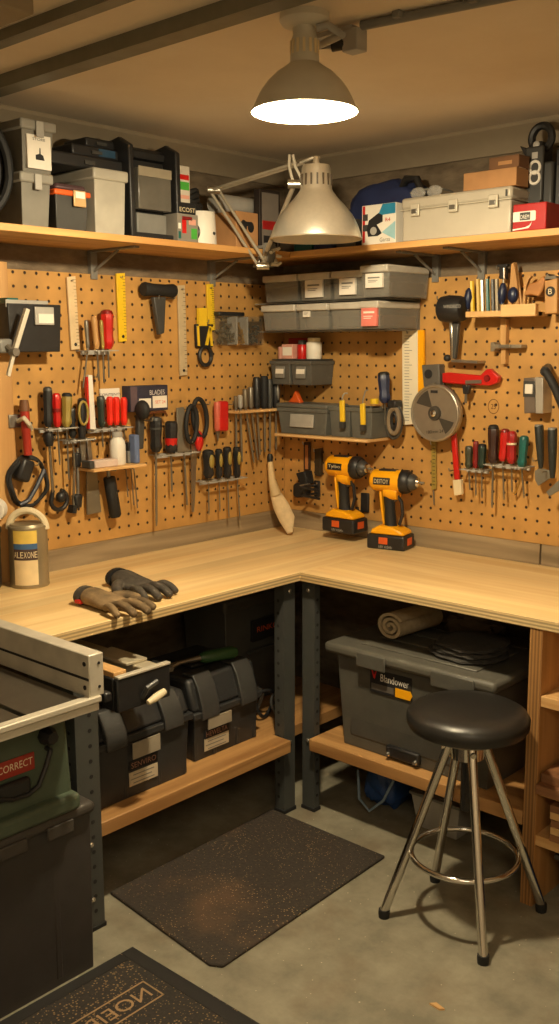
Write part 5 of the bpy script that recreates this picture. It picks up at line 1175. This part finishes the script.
xx0 = at(494, 160, 1, -.22).x; xx1 = at(524, 160, 1, -.22).x; h2 = at(510, 156, 1, -.24).z-(ctop+h+.002)
t = thing('cardboard_box', 'dark brown cardboard box stacked on the tan one', 'box', ((xx0+xx1)/2, -.218, ctop+h+.0022))
B().span((-(xx1-xx0)/2, -.034, 0), ((xx1-xx0)/2, .034, h2)).build('carton', dcard, t, bevel=.002); B().span((-.02, -.0345, h2*.3), (.03, -.0339, h2*.6)).build('paper_patch', card, t)
# red box
t, wd, ht = rbox(513, 546.5, 203, .285, 'red_box', 'small red box with white label at right end of shelf', 'box')
B().span((-wd/2, 0, 0), (wd/2, .12, ht)).build('box', mat('box_red', (168, 34, 34), .4), t, bevel=.004)
B().prism([(-wd*.48, ht*.36), (wd*.18, ht*.36), (wd*.2, ht*.4), (wd*.2, ht*.68), (wd*.17, ht*.72), (-wd*.48, ht*.72)], -.0012, 0).build('label', paper, t, smooth=False)
B().span((-wd*.27, -.002, ht*.4), (wd*.04, -.001, ht*.68)).build('label_patch', dgrey, t); text('DREM', wd*.26, ht*.14, paper, t, frontM(-wd*.115, -.0022, ht*.52))
B().prism([(-wd*.48, ht*.1), (-wd*.1, ht*.14), (wd*.02, ht*.2), (wd*.1, ht*.34), (wd*.06, ht*.2), (wd*.0, ht*.1), (-wd*.48, ht*.05)], -.0014, 0).build('white_swoosh', paper, t, smooth=False)
B().span((-wd*.0, .02, ht), (wd*.2, .05, ht+.01)).build('top_clip', black, t)
# black tall tool on shelf behind the red box
yb_ = .158
t, wd, ht = rbox(526, 554, 146, yb_, 'power_tool_case', 'tall dark upright tool with ring handle behind the red box', 'tool')
dk2 = mat('dark_tool_grey', (52, 52, 50), .45)
ze = at(539, 172, 1, -.17).z-SZ
B().span((-wd/2, 0, 0), (wd/2, .1, ht*.82)).build('body', dk2, t, bevel=.008)
B().span((-wd*.45, -.012, ht*.25), (wd*.2, 0, ht*1.0)).build('front_cover', dk2, t, bevel=.006)
B().span((-wd*.36, 0, ht*.8), (wd*.08, .08, ht*1.06)).build('neck', black, t, bevel=.008)
c = V(-wd*.1, .03, ht*1.11); B().tube([c+V(.036*math.cos(a), 0, .038*math.sin(a)) for a in [2*PI*i/26 for i in range(26)]], .013, 8, closed=True).build('ring_handle', black, t)
B().prism([(-wd*.75, ht*1.04), (-wd*.35, ht*.98), (-wd*.35, ht*.84), (-wd*.55, ht*.92)], .0, .05).build('side_lever', black, t, bevel=.004)
for zc in (-.016, .016): b_ = B(); b_.tube([V(-wd*.08+.018*math.cos(a), -.0135, ze+zc+.019*math.sin(a)) for a in [2*PI*i/24 for i in range(24)]], .0045, 6, closed=True); b_.build('white_emblem', paper, t)
B().span((-wd*.2, -.0132, ht*.86), (wd*.0, -.0118, ht*.93)).build('label', lgrey, t)
B().ell((-wd*.12, -.002, ht*1.02), (.012, .004, .012), 12).build('button', lgrey, t)
t, wd, ht = rbox(556, 575, 147, .14, 'black_panel_case', 'black upright case cut by the right frame edge on shelf', 'case')
B().span((-wd/2, 0, 0), (wd/2, .12, ht)).build('shell', black, t, bevel=.006); B().span((-wd*.4, -.004, ht*.1), (wd*.4, 0, ht*.8)).build('front_panel', dgrey, t, bevel=.003)

# ------------------------------------------------------------------ silver swing-arm lamp
cl_ = at(266, 256, 0, SD+.012)
la = thing('swing_arm_lamp', 'silver swing-arm lamp with dome shade clamped to the shelf corner', 'lamp', (cl_.x, cl_.y, SZ))
def lw(px, py, dep): return atd(px, py, dep)-la.location
dq = depth(cl_)
B().span((.002, -.022, -.055), (.03, .022, .02)).build('clamp', mgrey, la, bevel=.004)
B().span((-.05, -.02, .001), (.014, .02, .012)).build('clamp_jaw', mgrey, la, bevel=.003)
B().tube([V(-.035, 0, -.06), V(-.035, 0, -.0235)], .008, 10).build('clamp_screw', steel, la)
B().span((-.05, -.02, -.066), (.03, .02, -.052)).build('clamp_foot', mgrey, la, bevel=.003)
jk = B()
for i in range(9):
    p = V(.03+R.uniform(0, .015), R.uniform(-.03, .03), -.03+R.uniform(-.03, .04)); jk.lathe(p, p+V(R.uniform(-.012, .02), R.uniform(-.02, .02), R.uniform(-.01, .015)), [(0, .007), (1, .005)], 8)
jk.build('wing_nuts', alup, la)
base = V(.016, 0, .01); dsh = 3.3
el = lw(214, 190, dq-.12); cen = lw(316, 239, dsh); rr = 45.5*dsh/F
up = V(0, 0, 1); tilt = Matrix.Rotation(.0, 3, 'Y')
top = cen+V(0, 0, .232); 
arm = mat('arm_steel', (176, 168, 150), .4, .4)
pv = lw(263, 266, dq-.03)
neck = lw(294.5, 184, dsh+.0); crown = cen+V(0, 0, .255)
B().tube([base, pv], .011, 10).build('post', arm, la)
for s in (-.012, .012): B().tube([pv+V(s, s, 0), el+V(s, s, 0)], .0055, 8).build('lower_arm', arm, la)
for s in (-.009, .009): B().tube([el+V(s, s, 0), lw(300, 163, dsh+.02)+V(s, s, 0)], .0055, 8).build('upper_arm', arm, la)
B().tube([lw(300, 163, dsh+.02), lw(312, 158, dsh), lw(319, 157.5, dsh), crown+V(.0, 0, -.02)], .005, 8).build('hanger', arm, la)
B().tube([lw(267, 250, dq-.1), neck], .008, 8).build('stay_rod', arm, la)
for q in (el, pv, neck): B().lathe(q+V(-.016, -.016, 0), q+V(.016, .016, 0), [(0, .014), (1, .014)], 14).build('pivot', alu, la)
s_ = rr/.15
sil = mat('spun_aluminium', (228, 222, 206), .29, .82, var=.03, scale=80)
outp = [(.235, .012), (.232, .044), (.222, .047), (.158, .052), (.15, .056), (.142, .062), (.128, .073), (.105, .095), (.075, .12), (.04, .139), (.012, .148), (0, .15)]
b_ = B(); b_.lathe(cen, cen+V(0, 0, 1), [(z*s_*1.0, r_*s_) for z, r_ in outp], 48, cap=False); shd = b_.build('shade', sil, la)
b_ = B(); b_.lathe(cen, cen+V(0, 0, 1), [(max(z-.004, .0005)*s_, (r_-.004)*s_) for z, r_ in outp[3:]], 48, cap=False); b_.build('shade_lining', white, shd)
b_ = B(); b_.tube([cen+V(rr*math.cos(a), rr*math.sin(a), 0) for a in [2*PI*i/48 for i in range(48)]], .003, 6, closed=True); b_.build('rim', sil, shd)
vs = B()
for i in range(16):
    a = 2*PI*i/16; rot = Matrix.Rotation(a, 3, 'Z'); vs.box(cen+rot @ V(.0505*s_, 0, .185*s_), (.003, .006, .036), rot=rot)
vs.build('vent_slots', mat('slot_shadow', (70, 56, 38), .6), shd)
B().lathe(cen+V(0, 0, .235*s_), cen+V(0, 0, .262*s_), [(0, .012), (.6, .01), (1, .006)], 14).build('cap', sil, shd)
B().ell(cen+V(0, 0, .06), (.032, .032, .045), 16).build('bulb', white, la)
B().tube([neck+V(0, 0, .0), lw(292, 178, dsh), lw(289, 166, dsh), lw(289.5, 155, dsh), lw(293, 155, dsh), lw(295, 166, dsh), lw(301, 178, dsh), lw(303, 183, dsh)], .005, 8).build('flex_loop', alup, la)

# ------------------------------------------------------------------ under the left bench
def toolbox(y0, y1, x1, zb, h, lidh, dep, label, sticker, stick_y):
    """black toolbox, front looking to +x; local x runs along the bench to the right"""
    t = thing('toolbox', label, 'toolbox', (x1, (y0+y1)/2, zb), PI/2, 'black toolboxes under the left bench'); wd = y1-y0
    tbm = mat('toolbox_black', (44, 45, 46), .42)
    B().tray((-wd/2, 0, 0), (wd/2, dep, h), .006, .94).build('body', tbm, t, bevel=.006)
    B().span((-wd/2-.01, -.012, h-.012), (wd/2+.01, dep+.012, h+.012)).build('rim', tbm, t, bevel=.004)
    B().prism([(-.004, h+.0125), (dep+.004, h+.0125), (dep-.02, h+lidh), (.03, h+lidh)], -wd/2-.004, wd/2+.004, lambda a, b, d: (d, a, b)).build('lid', tbm, t, bevel=.012)
    for s in (-.3, .3):
        B().prism([(-.02, h-.016), (-.0125, h-.016), (-.0125, h+.0125), (.001, h+.0125), (.03, h+lidh+.0005), (.085, h+lidh+.0005), (.08, h+lidh+.01), (.03, h+lidh+.012), (.004, h+lidh*.8), (-.018, h+.03)], wd*s-.04, wd*s+.04, lambda a, b, d: (d, a, b)).build('latch', mat('latch_black', (54, 54, 53), .5), t, bevel=.004)
    for s in (-.46, -.18, .18, .46): B().box((wd*s, .012, h*.45), (.016, .012, h*.86)).build('rib', tbm, t, bevel=.002)
    B().span((-wd*.22, dep*.3, h+lidh), (wd*.22, dep*.62, h+lidh+.016)).build('handle', black, t, bevel=.006)
    sx = stick_y; R2 = Matrix.Rotation(0, 3, 'X')
    B().span((sx-.055, -.0165, h*.66), (sx+.055, -.0125, h-.016)).build('sticker', mat('worn_label', (150, 140, 122), .7), t)
    B().box((sx, .0025, h*.52), (.115, .003, .03)).build('logo_plate', ink, t)
    text(sticker, .1, .018, mat('logo_rust', (150, 108, 88), .6), t, frontM(sx, .0008, h*.52))
    B().box((sx, .0035, h*.3), (.115, .003, .045)).build('sticker', mat('worn_label_pale', (190, 176, 150), .7), t)
    ln = B()
    for j in range(3): ln.box((sx-.01*(j % 2), .0018, h*.36-.013*j), (.085, .001, .003))
    ln.build('small_print', mgrey, t); return t, wd
tA, wA = toolbox(-1.525, -1.14, .605, .2955, .2, .085, .27, 'black toolbox with white stickers nearest the saw on the lower shelf', 'SENVIRO', .0)
tB, wB = toolbox(-1.075, -.765, .56, .2955, .165, .12, .34, 'black toolbox with green handle on top, farther along the lower shelf', 'HEWELTA', -.05)
# tool with green handle on toolbox B
gz = .2955+.165+.12+.0165
gt_ = thing('garden_shears', 'green handled hand tool lying on the farther black toolbox', 'hand tool', (.47, -.96, gz), PI/2-.15)
B().lathe((.0, 0, .022), (.14, -.02, .022), [(0, .014), (.1, .021), (.9, .022), (1, .016)], 14).build('handle', green, gt_)
B().tube([V(.0, 0, .022), V(-.08, .01, .018), V(-.13, .0, .014)], [.01, .008, .013], 8).build('neck', steel, gt_)
B().prism([(-.2, -.012), (-.12, -.016), (-.12, .02), (-.19, .01)], .004, .02, lambda a, b, d: (a, b, d)).build('blade', dsteel, gt_)
# rear crate
cr = thing('crate', 'dark grey storage crate with orange logo behind the toolboxes', 'crate', (.3, -.5, .2955), PI/2)
cm = mat('crate_grey', (76, 76, 72), .5)
B().tray((-.17, 0, 0), (.19, .24, .4), .006, .88).build('body', cm, cr, bevel=.008); B().span((-.185, -.015, .39), (.205, .25, .44)).build('lid', cm, cr, bevel=.012)
B().span((-.03, -.0085, .25), (.14, .012, .335)).build('logo_plate', ink, cr, bevel=.002); text('RINKO', .12, .022, orange, cr, frontM(.055, -.0088, .295))
B().box((.05, -.004, .21), (.2, .02, .012)).build('rib', cm, cr)
for i in range(3):
    b = thing('grey_cable', ('thin grey cable loop beside the crate at the corner post', 'dark cable loop in front of the rear crate', 'black cable loop low behind the corner post')[i], 'cable', (.42+.03*i, -.66+.05*i, .2955), 0, 'cable loops by the crate')
    rr = (.06, .05, .045)[i]; B().tube([V(.0+.01*math.sin(a*2), rr*math.cos(a), rr+.008+rr*math.sin(a)) for a in [2*PI*j/24 for j in range(24)]], .007, 8, closed=True).build('loop', (mgrey, black, dgrey)[i], b)
# machine with rails on toolbox A
ex = thing('rail_extension', 'grey aluminium rails with black end housing resting on the toolbox', 'saw extension', (.74, -1.45, .2955+.2+.085+.042))
ez = ex.location.z
p0, p1 = at(117, 679, 0, .74), at(170, 667, 0, .74)
zt = p0.z-ez; y0, y1 = p0.y+1.45, p1.y+1.45
B().span((-.02, y0, zt-.105), (0, y1, zt-.004)).span((-.07, y0, zt-.104), (-.02, y0+.014, zt-.004)).span((-.07, y1-.014, zt-.104), (-.02, y1, zt-.004)).build('end_housing', black, ex, bevel=.005)
B().span((-.016, y0+.002, zt-.004), (.004, y1, zt+.004)).build('top_trim', alup, ex, bevel=.002)
rm_ = mat('rail_grey', (186, 176, 152), .45, .3)
B().span((-.6, y1-.075, zt-.05), (-.02, y1-.016, zt-.006)).build('rail', rm_, ex, bevel=.004)
B().span((-.6, y0+.016, zt-.05), (-.02, y0+.06, zt-.006)).build('rail', rm_, ex, bevel=.004)
B().span((-.25, y1-.1, zt-.005), (-.08, y1-.02, zt+.004)).build('slide_plate', rm_, ex, bevel=.002)
B().span((-.62, y0+.01, zt-.056), (-.56, y1-.01, zt-.0)).build('rear_bracket', dgrey, ex, bevel=.003)
B().span((-.5, y0+.03, -.0415), (-.312, y1-.03, zt-.051)).build('underframe', dgrey, ex)
q = V(.02, at(158, 697, 0, .77).y+1.45, at(158, 697, 0, .77).z-ez)
B().tube([q+V(-.02, -.035, .0), q+V(.0, -.03, .035), q+V(.005, .0, .045), q+V(-.02, .02, .035)], .008, 8).build('bail', dgrey, ex)
B().lathe(q+V(.0, -.03, -.012), q+V(.0, .035, .006), [(0, .008), (.5, .013), (1, .01)], 14).build('knob', cream, ex)
B().span((-.2, y0+.005, zt-.0055), (-.02, y0+.05, zt+.012)).build('pine_block', pine, ex, bevel=.002)
# ------------------------------------------------------------------ saw, tote
tx = .85
tt = thing('storage_tote', 'large dark storage tote on the floor under the green saw', 'tote', (tx, -1.722, 0), PI/2)
tm = mat('dark_tote', (50, 47, 45), .5)
TW = .62; th = .468
B().tray((-TW, .0, 0), (0, .5, th), .006, .985).build('body', tm, tt, bevel=.012)
B().span((-TW-.016, -.018, th-.012), (.006, .516, th+.022)).build('lid', mat('tote_lid', (64, 60, 55), .5), tt, bevel=.014, seg=3)
for x in (-.1, -.24, -.4): B().span((x-.05, -.024, th-.035), (x+.03, -.017, th+.0)).build('lid_clasp', mat('tote_lid', (64, 60, 55), .5), tt, bevel=.004)
B().span((-.5, .004, .05), (-.13, .018, .34)).build('recess_panel', mat('tote_panel', (42, 40, 38), .55), tt, bevel=.006)
for x in (-.115, -.51): B().box((x, .009, .21), (.02, .016, .38)).build('rib', tm, tt, bevel=.004)
zt_ = th+.0225
sw = thing('table_saw', 'green table saw with aluminium fence standing on the dark tote', 'table saw', (tx, -1.82, zt_), PI/2)
bh = .805-zt_
# local x: right along bench (world +y), local -y: world +x
B().prism([(-.55, 0), (.042, 0), (.046, .03), (.03, bh-.02), (.02, bh), (-.53, bh)], .0, .45).build('body', sawgreen, sw, bevel=.012, seg=3)
B().span((-.54, -.03, 0), (.05, .46, .045)).build('base', sawgreen, sw, bevel=.012, seg=3)
B().span((-.5, -.004, bh-.065), (-.03, .0, bh-.01)).build('shadow_panel', mat('shadow_green', (44, 50, 42), .6), sw)  # thin sheet in darker body green, paints the shade below the table edge
ly = at(16, 765, 0, tx).y+1.82; lz = at(16, 765, 0, tx).z-zt_
B().span((ly-.08, -.004, lz-.026), (ly+.052, 0, lz+.02)).build('name_plate', mat('plate_red', (150, 44, 30), .5), sw, bevel=.002)
text('CORRECT', .1, .019, cream, sw, frontM(ly-.005, -.0042, lz))
B().span((ly-.1, -.02, lz-.078), (ly+.03, 0, lz-.034)).build('switch_paddle', black, sw, bevel=.008)
kz = at(50, 737, 0, tx+.02).z-zt_; ky = at(50, 737, 0, tx+.02).y+1.82
B().lathe((ky, .0, kz), (ky, -.035, kz), [(0, .024), (.5, .024), (1, .016)], 16, .08).build('knob', black, sw)
pts = [at(x, y, 0, tx+.02) for x, y in ((-6, 799), (12, 800), (28, 795), (39, 786), (46, 768), (51, 750))]
B().tube([V(p.y+1.82, -.018, p.z-zt_) for p in pts], .007, 8).build('handle_bar', black, sw)
B().tube([V(pts[-1].y+1.82, 0, pts[-1].z-zt_), V(pts[-1].y+1.82, -.018, pts[-1].z-zt_)], .007, 8).build('handle_mount', black, sw)
tz = .805-zt_
tabm = mat('cast_table', (74, 68, 58), .45, .4)
B().span((-.75, -.095, tz), (-.16, .42, tz+.014)).build('table_top', tabm, sw, bevel=.002)
B().span((-.145, -.095, tz), (.012, .42, tz+.014)).build('table_wing', tabm, sw, bevel=.002)
B().span((-.75, -.09, tz-.012), (.012, .42, tz-.0005)).build('table_underside', dgrey, sw)
B().span((-.8, -.125, tz+.0), (.055, -.096, tz+.016)).span((-.8, -.12, tz-.022), (.05, -.1, tz+.0)).build('front_rail', alup, sw, bevel=.003)
# fence along world x
fz = tz+.0145; fy0 = -1.797+1.82; 
fe = B().span((fy0, -.118, fz), (fy0+.045, .6, fz+.11)).build('fence', mat('fence_aluminium', (206, 200, 184), .42, .4), sw, bevel=.003)
B().span((fy0-.002, -.116, fz+.044), (fy0, .595, fz+.05)).build('fence_groove', ink, fe)
for z in (.024, .085):
    B().lathe((fy0, -.1, fz+z), (fy0-.002, -.1, fz+z), [(0, .006), (1, .006)], 10).build('screw', ink, fe)
    B().lathe((fy0+.03, -.118, fz+z), (fy0+.03, -.12, fz+z), [(0, .004), (1, .004)], 8).build('screw', ink, fe)
B().span((fy0+.046, -.118, tz-.012), (fy0+.07, -.09, tz+.014)).build('fence_clamp', black, sw, bevel=.006)
wb = at(110, 672, 0, .82)
# ------------------------------------------------------------------ big tote under the right bench
X0, X1 = .80, 1.42
bt = thing('storage_tote', 'large charcoal lidded tote with a black brand label on right lower shelf', 'tote', ((X0+X1)/2, -.615, .2955)); hw = (X1-X0)/2
btm = mat('charcoal_tote', (78, 77, 71), .48); bh_ = .335
B().tray((-hw, 0, 0), (hw, .44, bh_), .006, .93).build('body', btm, bt, bevel=.014, seg=3)
B().span((-hw-.038, -.03, bh_-.002), (hw+.02, .47, bh_+.036)).build('lid', mat('charcoal_lid', (88, 86, 78), .45), bt, bevel=.014, seg=3)
for i in range(4): B().span((-hw+.08, .03+.105*i, bh_+.036), (hw-.08, .09+.105*i, bh_+.042)).build('lid_ridge', mat('charcoal_lid', (88, 86, 78), .45), bt, bevel=.004)
for x0, x1 in ((-.2, -.08), (.1, .26)): B().span((x0, -.038, bh_-.02), (x1, -.029, bh_+.032)).build('lid_clasp', btm, bt, bevel=.005)
B().span((-.26, .0105, .04), (.24, .024, .22)).build('front_panel', mat('tote_front', (70, 69, 64), .5), bt, bevel=.008)
la_ = at(372, 672, 1, -.605); lb_ = at(413, 702, 1, -.605)
lx0, lx1 = la_.x-bt.location.x, lb_.x-bt.location.x; zc = (at(372, 688, 1, -.605).z+at(413, 698, 1, -.605).z)/2-.2955-.0
z1, z0 = bh_-.028, bh_-.108
B().span((lx0, .0, z0), (lx1, .012, z1)).build('label', ink, bt)
text('Blandower', (lx1-lx0)*.68, .026, paper, bt, frontM(lx0+(lx1-lx0)*.6, -.0005, z1-.024))
B().prism([(lx0+.006, z1-.006), (lx0+.014, z1-.03), (lx0+.02, z1-.034), (lx0+.028, z1-.006), (lx0+.022, z1-.006), (lx0+.017, z1-.022), (lx0+.012, z1-.006)], -.0012, 0).build('label_emblem', red, bt, smooth=False)
B().span((lx0+.006, -.0008, z0+.008), (lx0+(lx1-lx0)*.58, .0, z0+.03)).build('label_text_block', mat('dim_print', (90, 84, 78), .7), bt)
B().prism([(lx0+(lx1-lx0)*.62, z0+.003), (lx1-.004, z0+.003), (lx1+.004, z0+.02), (lx1-.003, z0+.034), (lx0+(lx1-lx0)*.62, z0+.034)], -.0014, 0).build('label_flash', amber, bt, smooth=False)
hx0, hx1 = at(383, 758, 1, -.63).x-bt.location.x, at(416, 770, 1, -.63).x-bt.location.x
B().span((hx0, -.004, .012), (hx1, .02, .052)).build('grab_handle', black, bt, bevel=.006)
for x in (hx0+.012, hx1-.012): B().lathe((x, -.004, .022), (x, -.012, .022), [(0, .009), (1, .006)], 10).build('handle_bolt', boltm, bt)
# things on tote lid
lz_ = .2955+bh_+.0425
tw = thing('rolled_towel', 'rolled beige towel lying on the charcoal tote lid', 'towel', (at(384, 642, 2, lz_).x+.02, at(384, 642, 2, lz_).y+.085, lz_), PI/2-.08)
sp = []
for i in range(50):
    a = 2*PI*2.4*i/49; rr = .012+.04*i/49; sp.append((rr*math.cos(a)*1.25, rr*math.sin(a)+.053))
inn = []
for i in range(49, -1, -1):
    a = 2*PI*2.4*i/49; rr = .012+.04*i/49-.01; inn.append((rr*math.cos(a)*1.25, rr*math.sin(a)+.053))
b_ = MB(); n = 50
P0 = [(b_.bm.verts.new((-.07, *sp[i])), b_.bm.verts.new((.17, sp[i][0]*.9, sp[i][1]))) for i in range(n)]
P1 = [(b_.bm.verts.new((-.07, *inn[n-1-i])), b_.bm.verts.new((.17, inn[n-1-i][0]*.9, inn[n-1-i][1]))) for i in range(n)]
for i in range(n-1):
    b_.bm.faces.new((P0[i][0], P0[i+1][0], P0[i+1][1], P0[i][1])); b_.bm.faces.new((P1[i+1][0], P1[i][0], P1[i][1], P1[i+1][1]))
    b_.bm.faces.new((P0[i][0], P1[i][0], P1[i+1][0], P0[i+1][0])); b_.bm.faces.new((P0[i][1], P0[i+1][1], P1[i+1][1], P1[i][1]))
b_.build('towel', cloth, tw, ang=60)
fc = thing('folded_cloth', 'folded charcoal cloth lying on the tote right of the towel', 'cloth', (1.23, -.46, lz_), -.1)
for i in range(3): blob((.0+.01*i, 0, .012+.018*i), (.125-.01*i, .11, .013), 5+i, .1, 4, 0.0 if i == 0 else .0).build('fold', dcloth, fc)
bl_ = thing('rag', 'crumpled dark rag lying behind the towel on the tote', 'rag', (1.13, -.25, lz_))
blob((0, 0, .035), (.1, .06, .04), 9.3, .3).build('rag', mat('brown_rag', (92, 80, 66), .95, bump=.5), bl_)
# floor things under the right bench
t = thing('blue_sack', 'blue plastic sack on the floor under the right bench', 'sack', (.86, -.36, 0))
blob((0, 0, .1), (.075, .1, .1), 4.2, .2).build('sack', mat('blue_tarp', (34, 66, 120), .5), t)
B().tube([V(-.06, -.13, .15), V(-.03, -.16, .06), V(.02, -.165, .03), V(.07, -.15, .08), V(.1, -.13, .16)], .005, 8).build('cord', mat('pale_blue_cord', (120, 140, 160), .5), t)
t = thing('grey_tub', 'pale grey plastic tub on the floor under the right shelf', 'tub', (1.12, -.38, 0))
B().tray((-.1, -.09, 0), (.1, .09, .13), .005, .8).build('tub', lgrey, t, bevel=.006); B().span((-.105, -.095, .122), (.105, .095, .134)).build('lid', mgrey, t, bevel=.003)
t = thing('dark_bin', 'dark blue bin on the floor beneath the plywood shelf unit', 'bin', (1.9, -.4, 0))
B().tray((-.25, -.2, 0), (.2, .2, .17), .006, .9).build('bin', navy, t, bevel=.006); B().span((-.26, -.21, .155), (.21, -.195, .17)).build('rim', dgrey, t)

# ------------------------------------------------------------------ stool
sc = V(1.466, -.838, 0)
st = thing('stool', 'round black vinyl workshop stool with four chrome legs', 'stool', sc)
vin = mat('black_vinyl', (34, 33, 31), .38, var=.2, scale=6, bump=.03)
B().lathe((0, 0, .592), (0, 0, .66), [(0, .158), (.06, .169), (.25, .176), (.55, .1765), (.75, .168), (.9, .15), (.97, .11), (1, .04)], 48).build('seat', vin, st)
B().lathe((0, 0, .555), (0, 0, .592), [(0, .06), (.3, .064), (.35, .11), (1, .12)], 28).build('seat_plate', dsteel, st)
B().lathe((0, 0, .5), (0, 0, .555), [(0, .035), (.1, .05), (1, .05)], 20).build('hub', chrome, st)
B().lathe((0, 0, .34), (0, 0, .5), [(0, .016), (1, .016)], 14, .15).build('screw_post', black, st)
feet = [at(384, 917, 2, 0), at(483, 963, 2, 0), at(541, 911, 2, 0), at(435, 881, 2, 0)]
for f in feet:
    d = V(f.x-sc.x, f.y-sc.y, 0); u = d.normalized()
    lg_ = B().tube([V(u.x*.052, u.y*.052, .545), V(d.x, d.y, .02)], .0135, 14).build('leg', chrome, st)
    B().lathe((d.x*1.0, d.y*1.0, 0), (d.x, d.y, .026), [(0, .016), (.6, .0175), (1, .0165)], 14).build('rubber_foot', blackm, lg_)
    B().lathe(V(u.x*.05, u.y*.05, .535), V(u.x*.075, u.y*.075, .535), [(0, .01), (1, .008)], 10).build('bolt', boltm, lg_)
rz_ = .2; rd = sum((V(f.x, f.y, 0)-sc).length for f in feet)/4; rrg = .052+(rd-.052)*(.545-rz_)/.525-.012
B().tube([V(rrg*math.cos(a), rrg*math.sin(a), rz_) for a in [2*PI*i/64 for i in range(64)]], .0085, 10, closed=True).build('foot_ring', chrome, st)

# ------------------------------------------------------------------ mats, debris
matm = rough_mat('rubber_mat', (40, 36, 31), (58, 50, 42), 90, .85, stain=((112, 84, 58), 2.2, .6), speck=((150, 124, 88), 130, .42, .5), bump=.5)
matm2 = rough_mat('rubber_mat_front', (34, 31, 28), (46, 41, 36), 90, .85, speck=((126, 102, 70), 125, .62, .35), bump=.5)
m1 = [(.572, -1.44), (.545, -.709), (1.089, -.705), (1.095, -1.47), (1.06, -1.515), (1.0, -1.505)]
m1 = [(p.x, p.y) for p in (at(x, y, 2, .005) for x, y in ((110, 893), (272, 810), (385, 857), (223, 967), (209, 965)))]
t = thing('rubber_mat', 'speckled dark rubber floor mat between bench and stool', 'mat', (.83, -1.1, 0))
B().prism([(x-.83, y+1.1) for x, y in m1], 0, .011, lambda a, b, d: (a, b, d)).build('mat', matm, t, bevel=.004)
t2_ = thing('rubber_mat', 'black floor mat with lettering in the front left foreground', 'mat', (1.3, -2.0, 0))
B().prism([(-.435, .395), (-.435, -.8), (.5, -.8), (.5, .405)], 0, .011, lambda a, b, d: (a, b, d)).build('mat', matm2, t2_, bevel=.004)
bdm = mat('mat_edge', (22, 20, 18), .7)
for a, b in (((-.435, .35), (.5, .395)), ((-.435, -.8), (-.395, .35))): B().span((a[0]+.003, a[1], .0112), (b[0], b[1]-.003, .0124)).build('border_strip', bdm, t2_)
gold = mat('tan_lettering', (158, 128, 92), .8)
c1 = at(142.6, 981, 2, .012)-t2_.location; c2 = at(165, 994, 2, .012)-t2_.location
yt = (c1.y+c2.y)/2; xa, xb_ = c1.x, c2.x; Ln = .36
fr = B()
for a, b in (((xa, yt), (xb_, yt-.004)), ((xa, yt-Ln), (xb_, yt-Ln+.004)), ((xa, yt), (xa+.004, yt-Ln)), ((xb_-.004, yt), (xb_, yt-Ln))): fr.span((*a, .0112), (*b, .0125))
fr.build('letter_frame', gold, t2_, smooth=False)
MM = Matrix(((0, -1, 0, (xa+xb_)/2), (-1, 0, 0, yt-Ln/2), (0, 0, 1, .0115), (0, 0, 0, 1)))
text('NOEIRSUB', Ln-.04, (xb_-xa)*.52, gold, t2_, MM)
ch = at(437, 1007, 2, 0); t = tag(B().prism([(-.02, -.005), (.012, -.008), (.022, .002), (-.008, .009)], 0, .005, lambda a, b, d: (a, b, d)).build('wood_chip', pine), 'pale wood chip on the bare floor in front of the stool', 'chip'); t.location = (ch.x, ch.y, 0)

# ------------------------------------------------------------------ light
def light(name, kind, loc, energy, col, **k):
    d = bpy.data.lights.new(name, kind); d.energy = energy; d.color = col
    for a, b in k.items(): setattr(d, a, b)
    o = bpy.data.objects.new(name, d); C.objects.link(o); o.location = loc; return o
light('lamp_bulb_light', 'POINT', lp+V(0, 0, -.207), 132, (1, .82, .53), shadow_soft_size=.045)
rl = light('fill_light', 'AREA', (3.3, -3.4, CEIL-.06), 30, (1, .83, .56), shape='RECTANGLE', size=1.2, size_y=.6)  # added soft fill behind the camera, no fixture belongs to it
wd_ = bpy.data.worlds.new('world'); bpy.context.scene.world = wd_; wd_.use_nodes = True
wd_.node_tree.nodes['Background'].inputs['Color'].default_value = (.05, .04, .03, 1); wd_.node_tree.nodes['Background'].inputs['Strength'].default_value = .3
bpy.context.scene.view_settings.view_transform = 'Standard'
bpy.context.scene.view_settings.exposure = 0
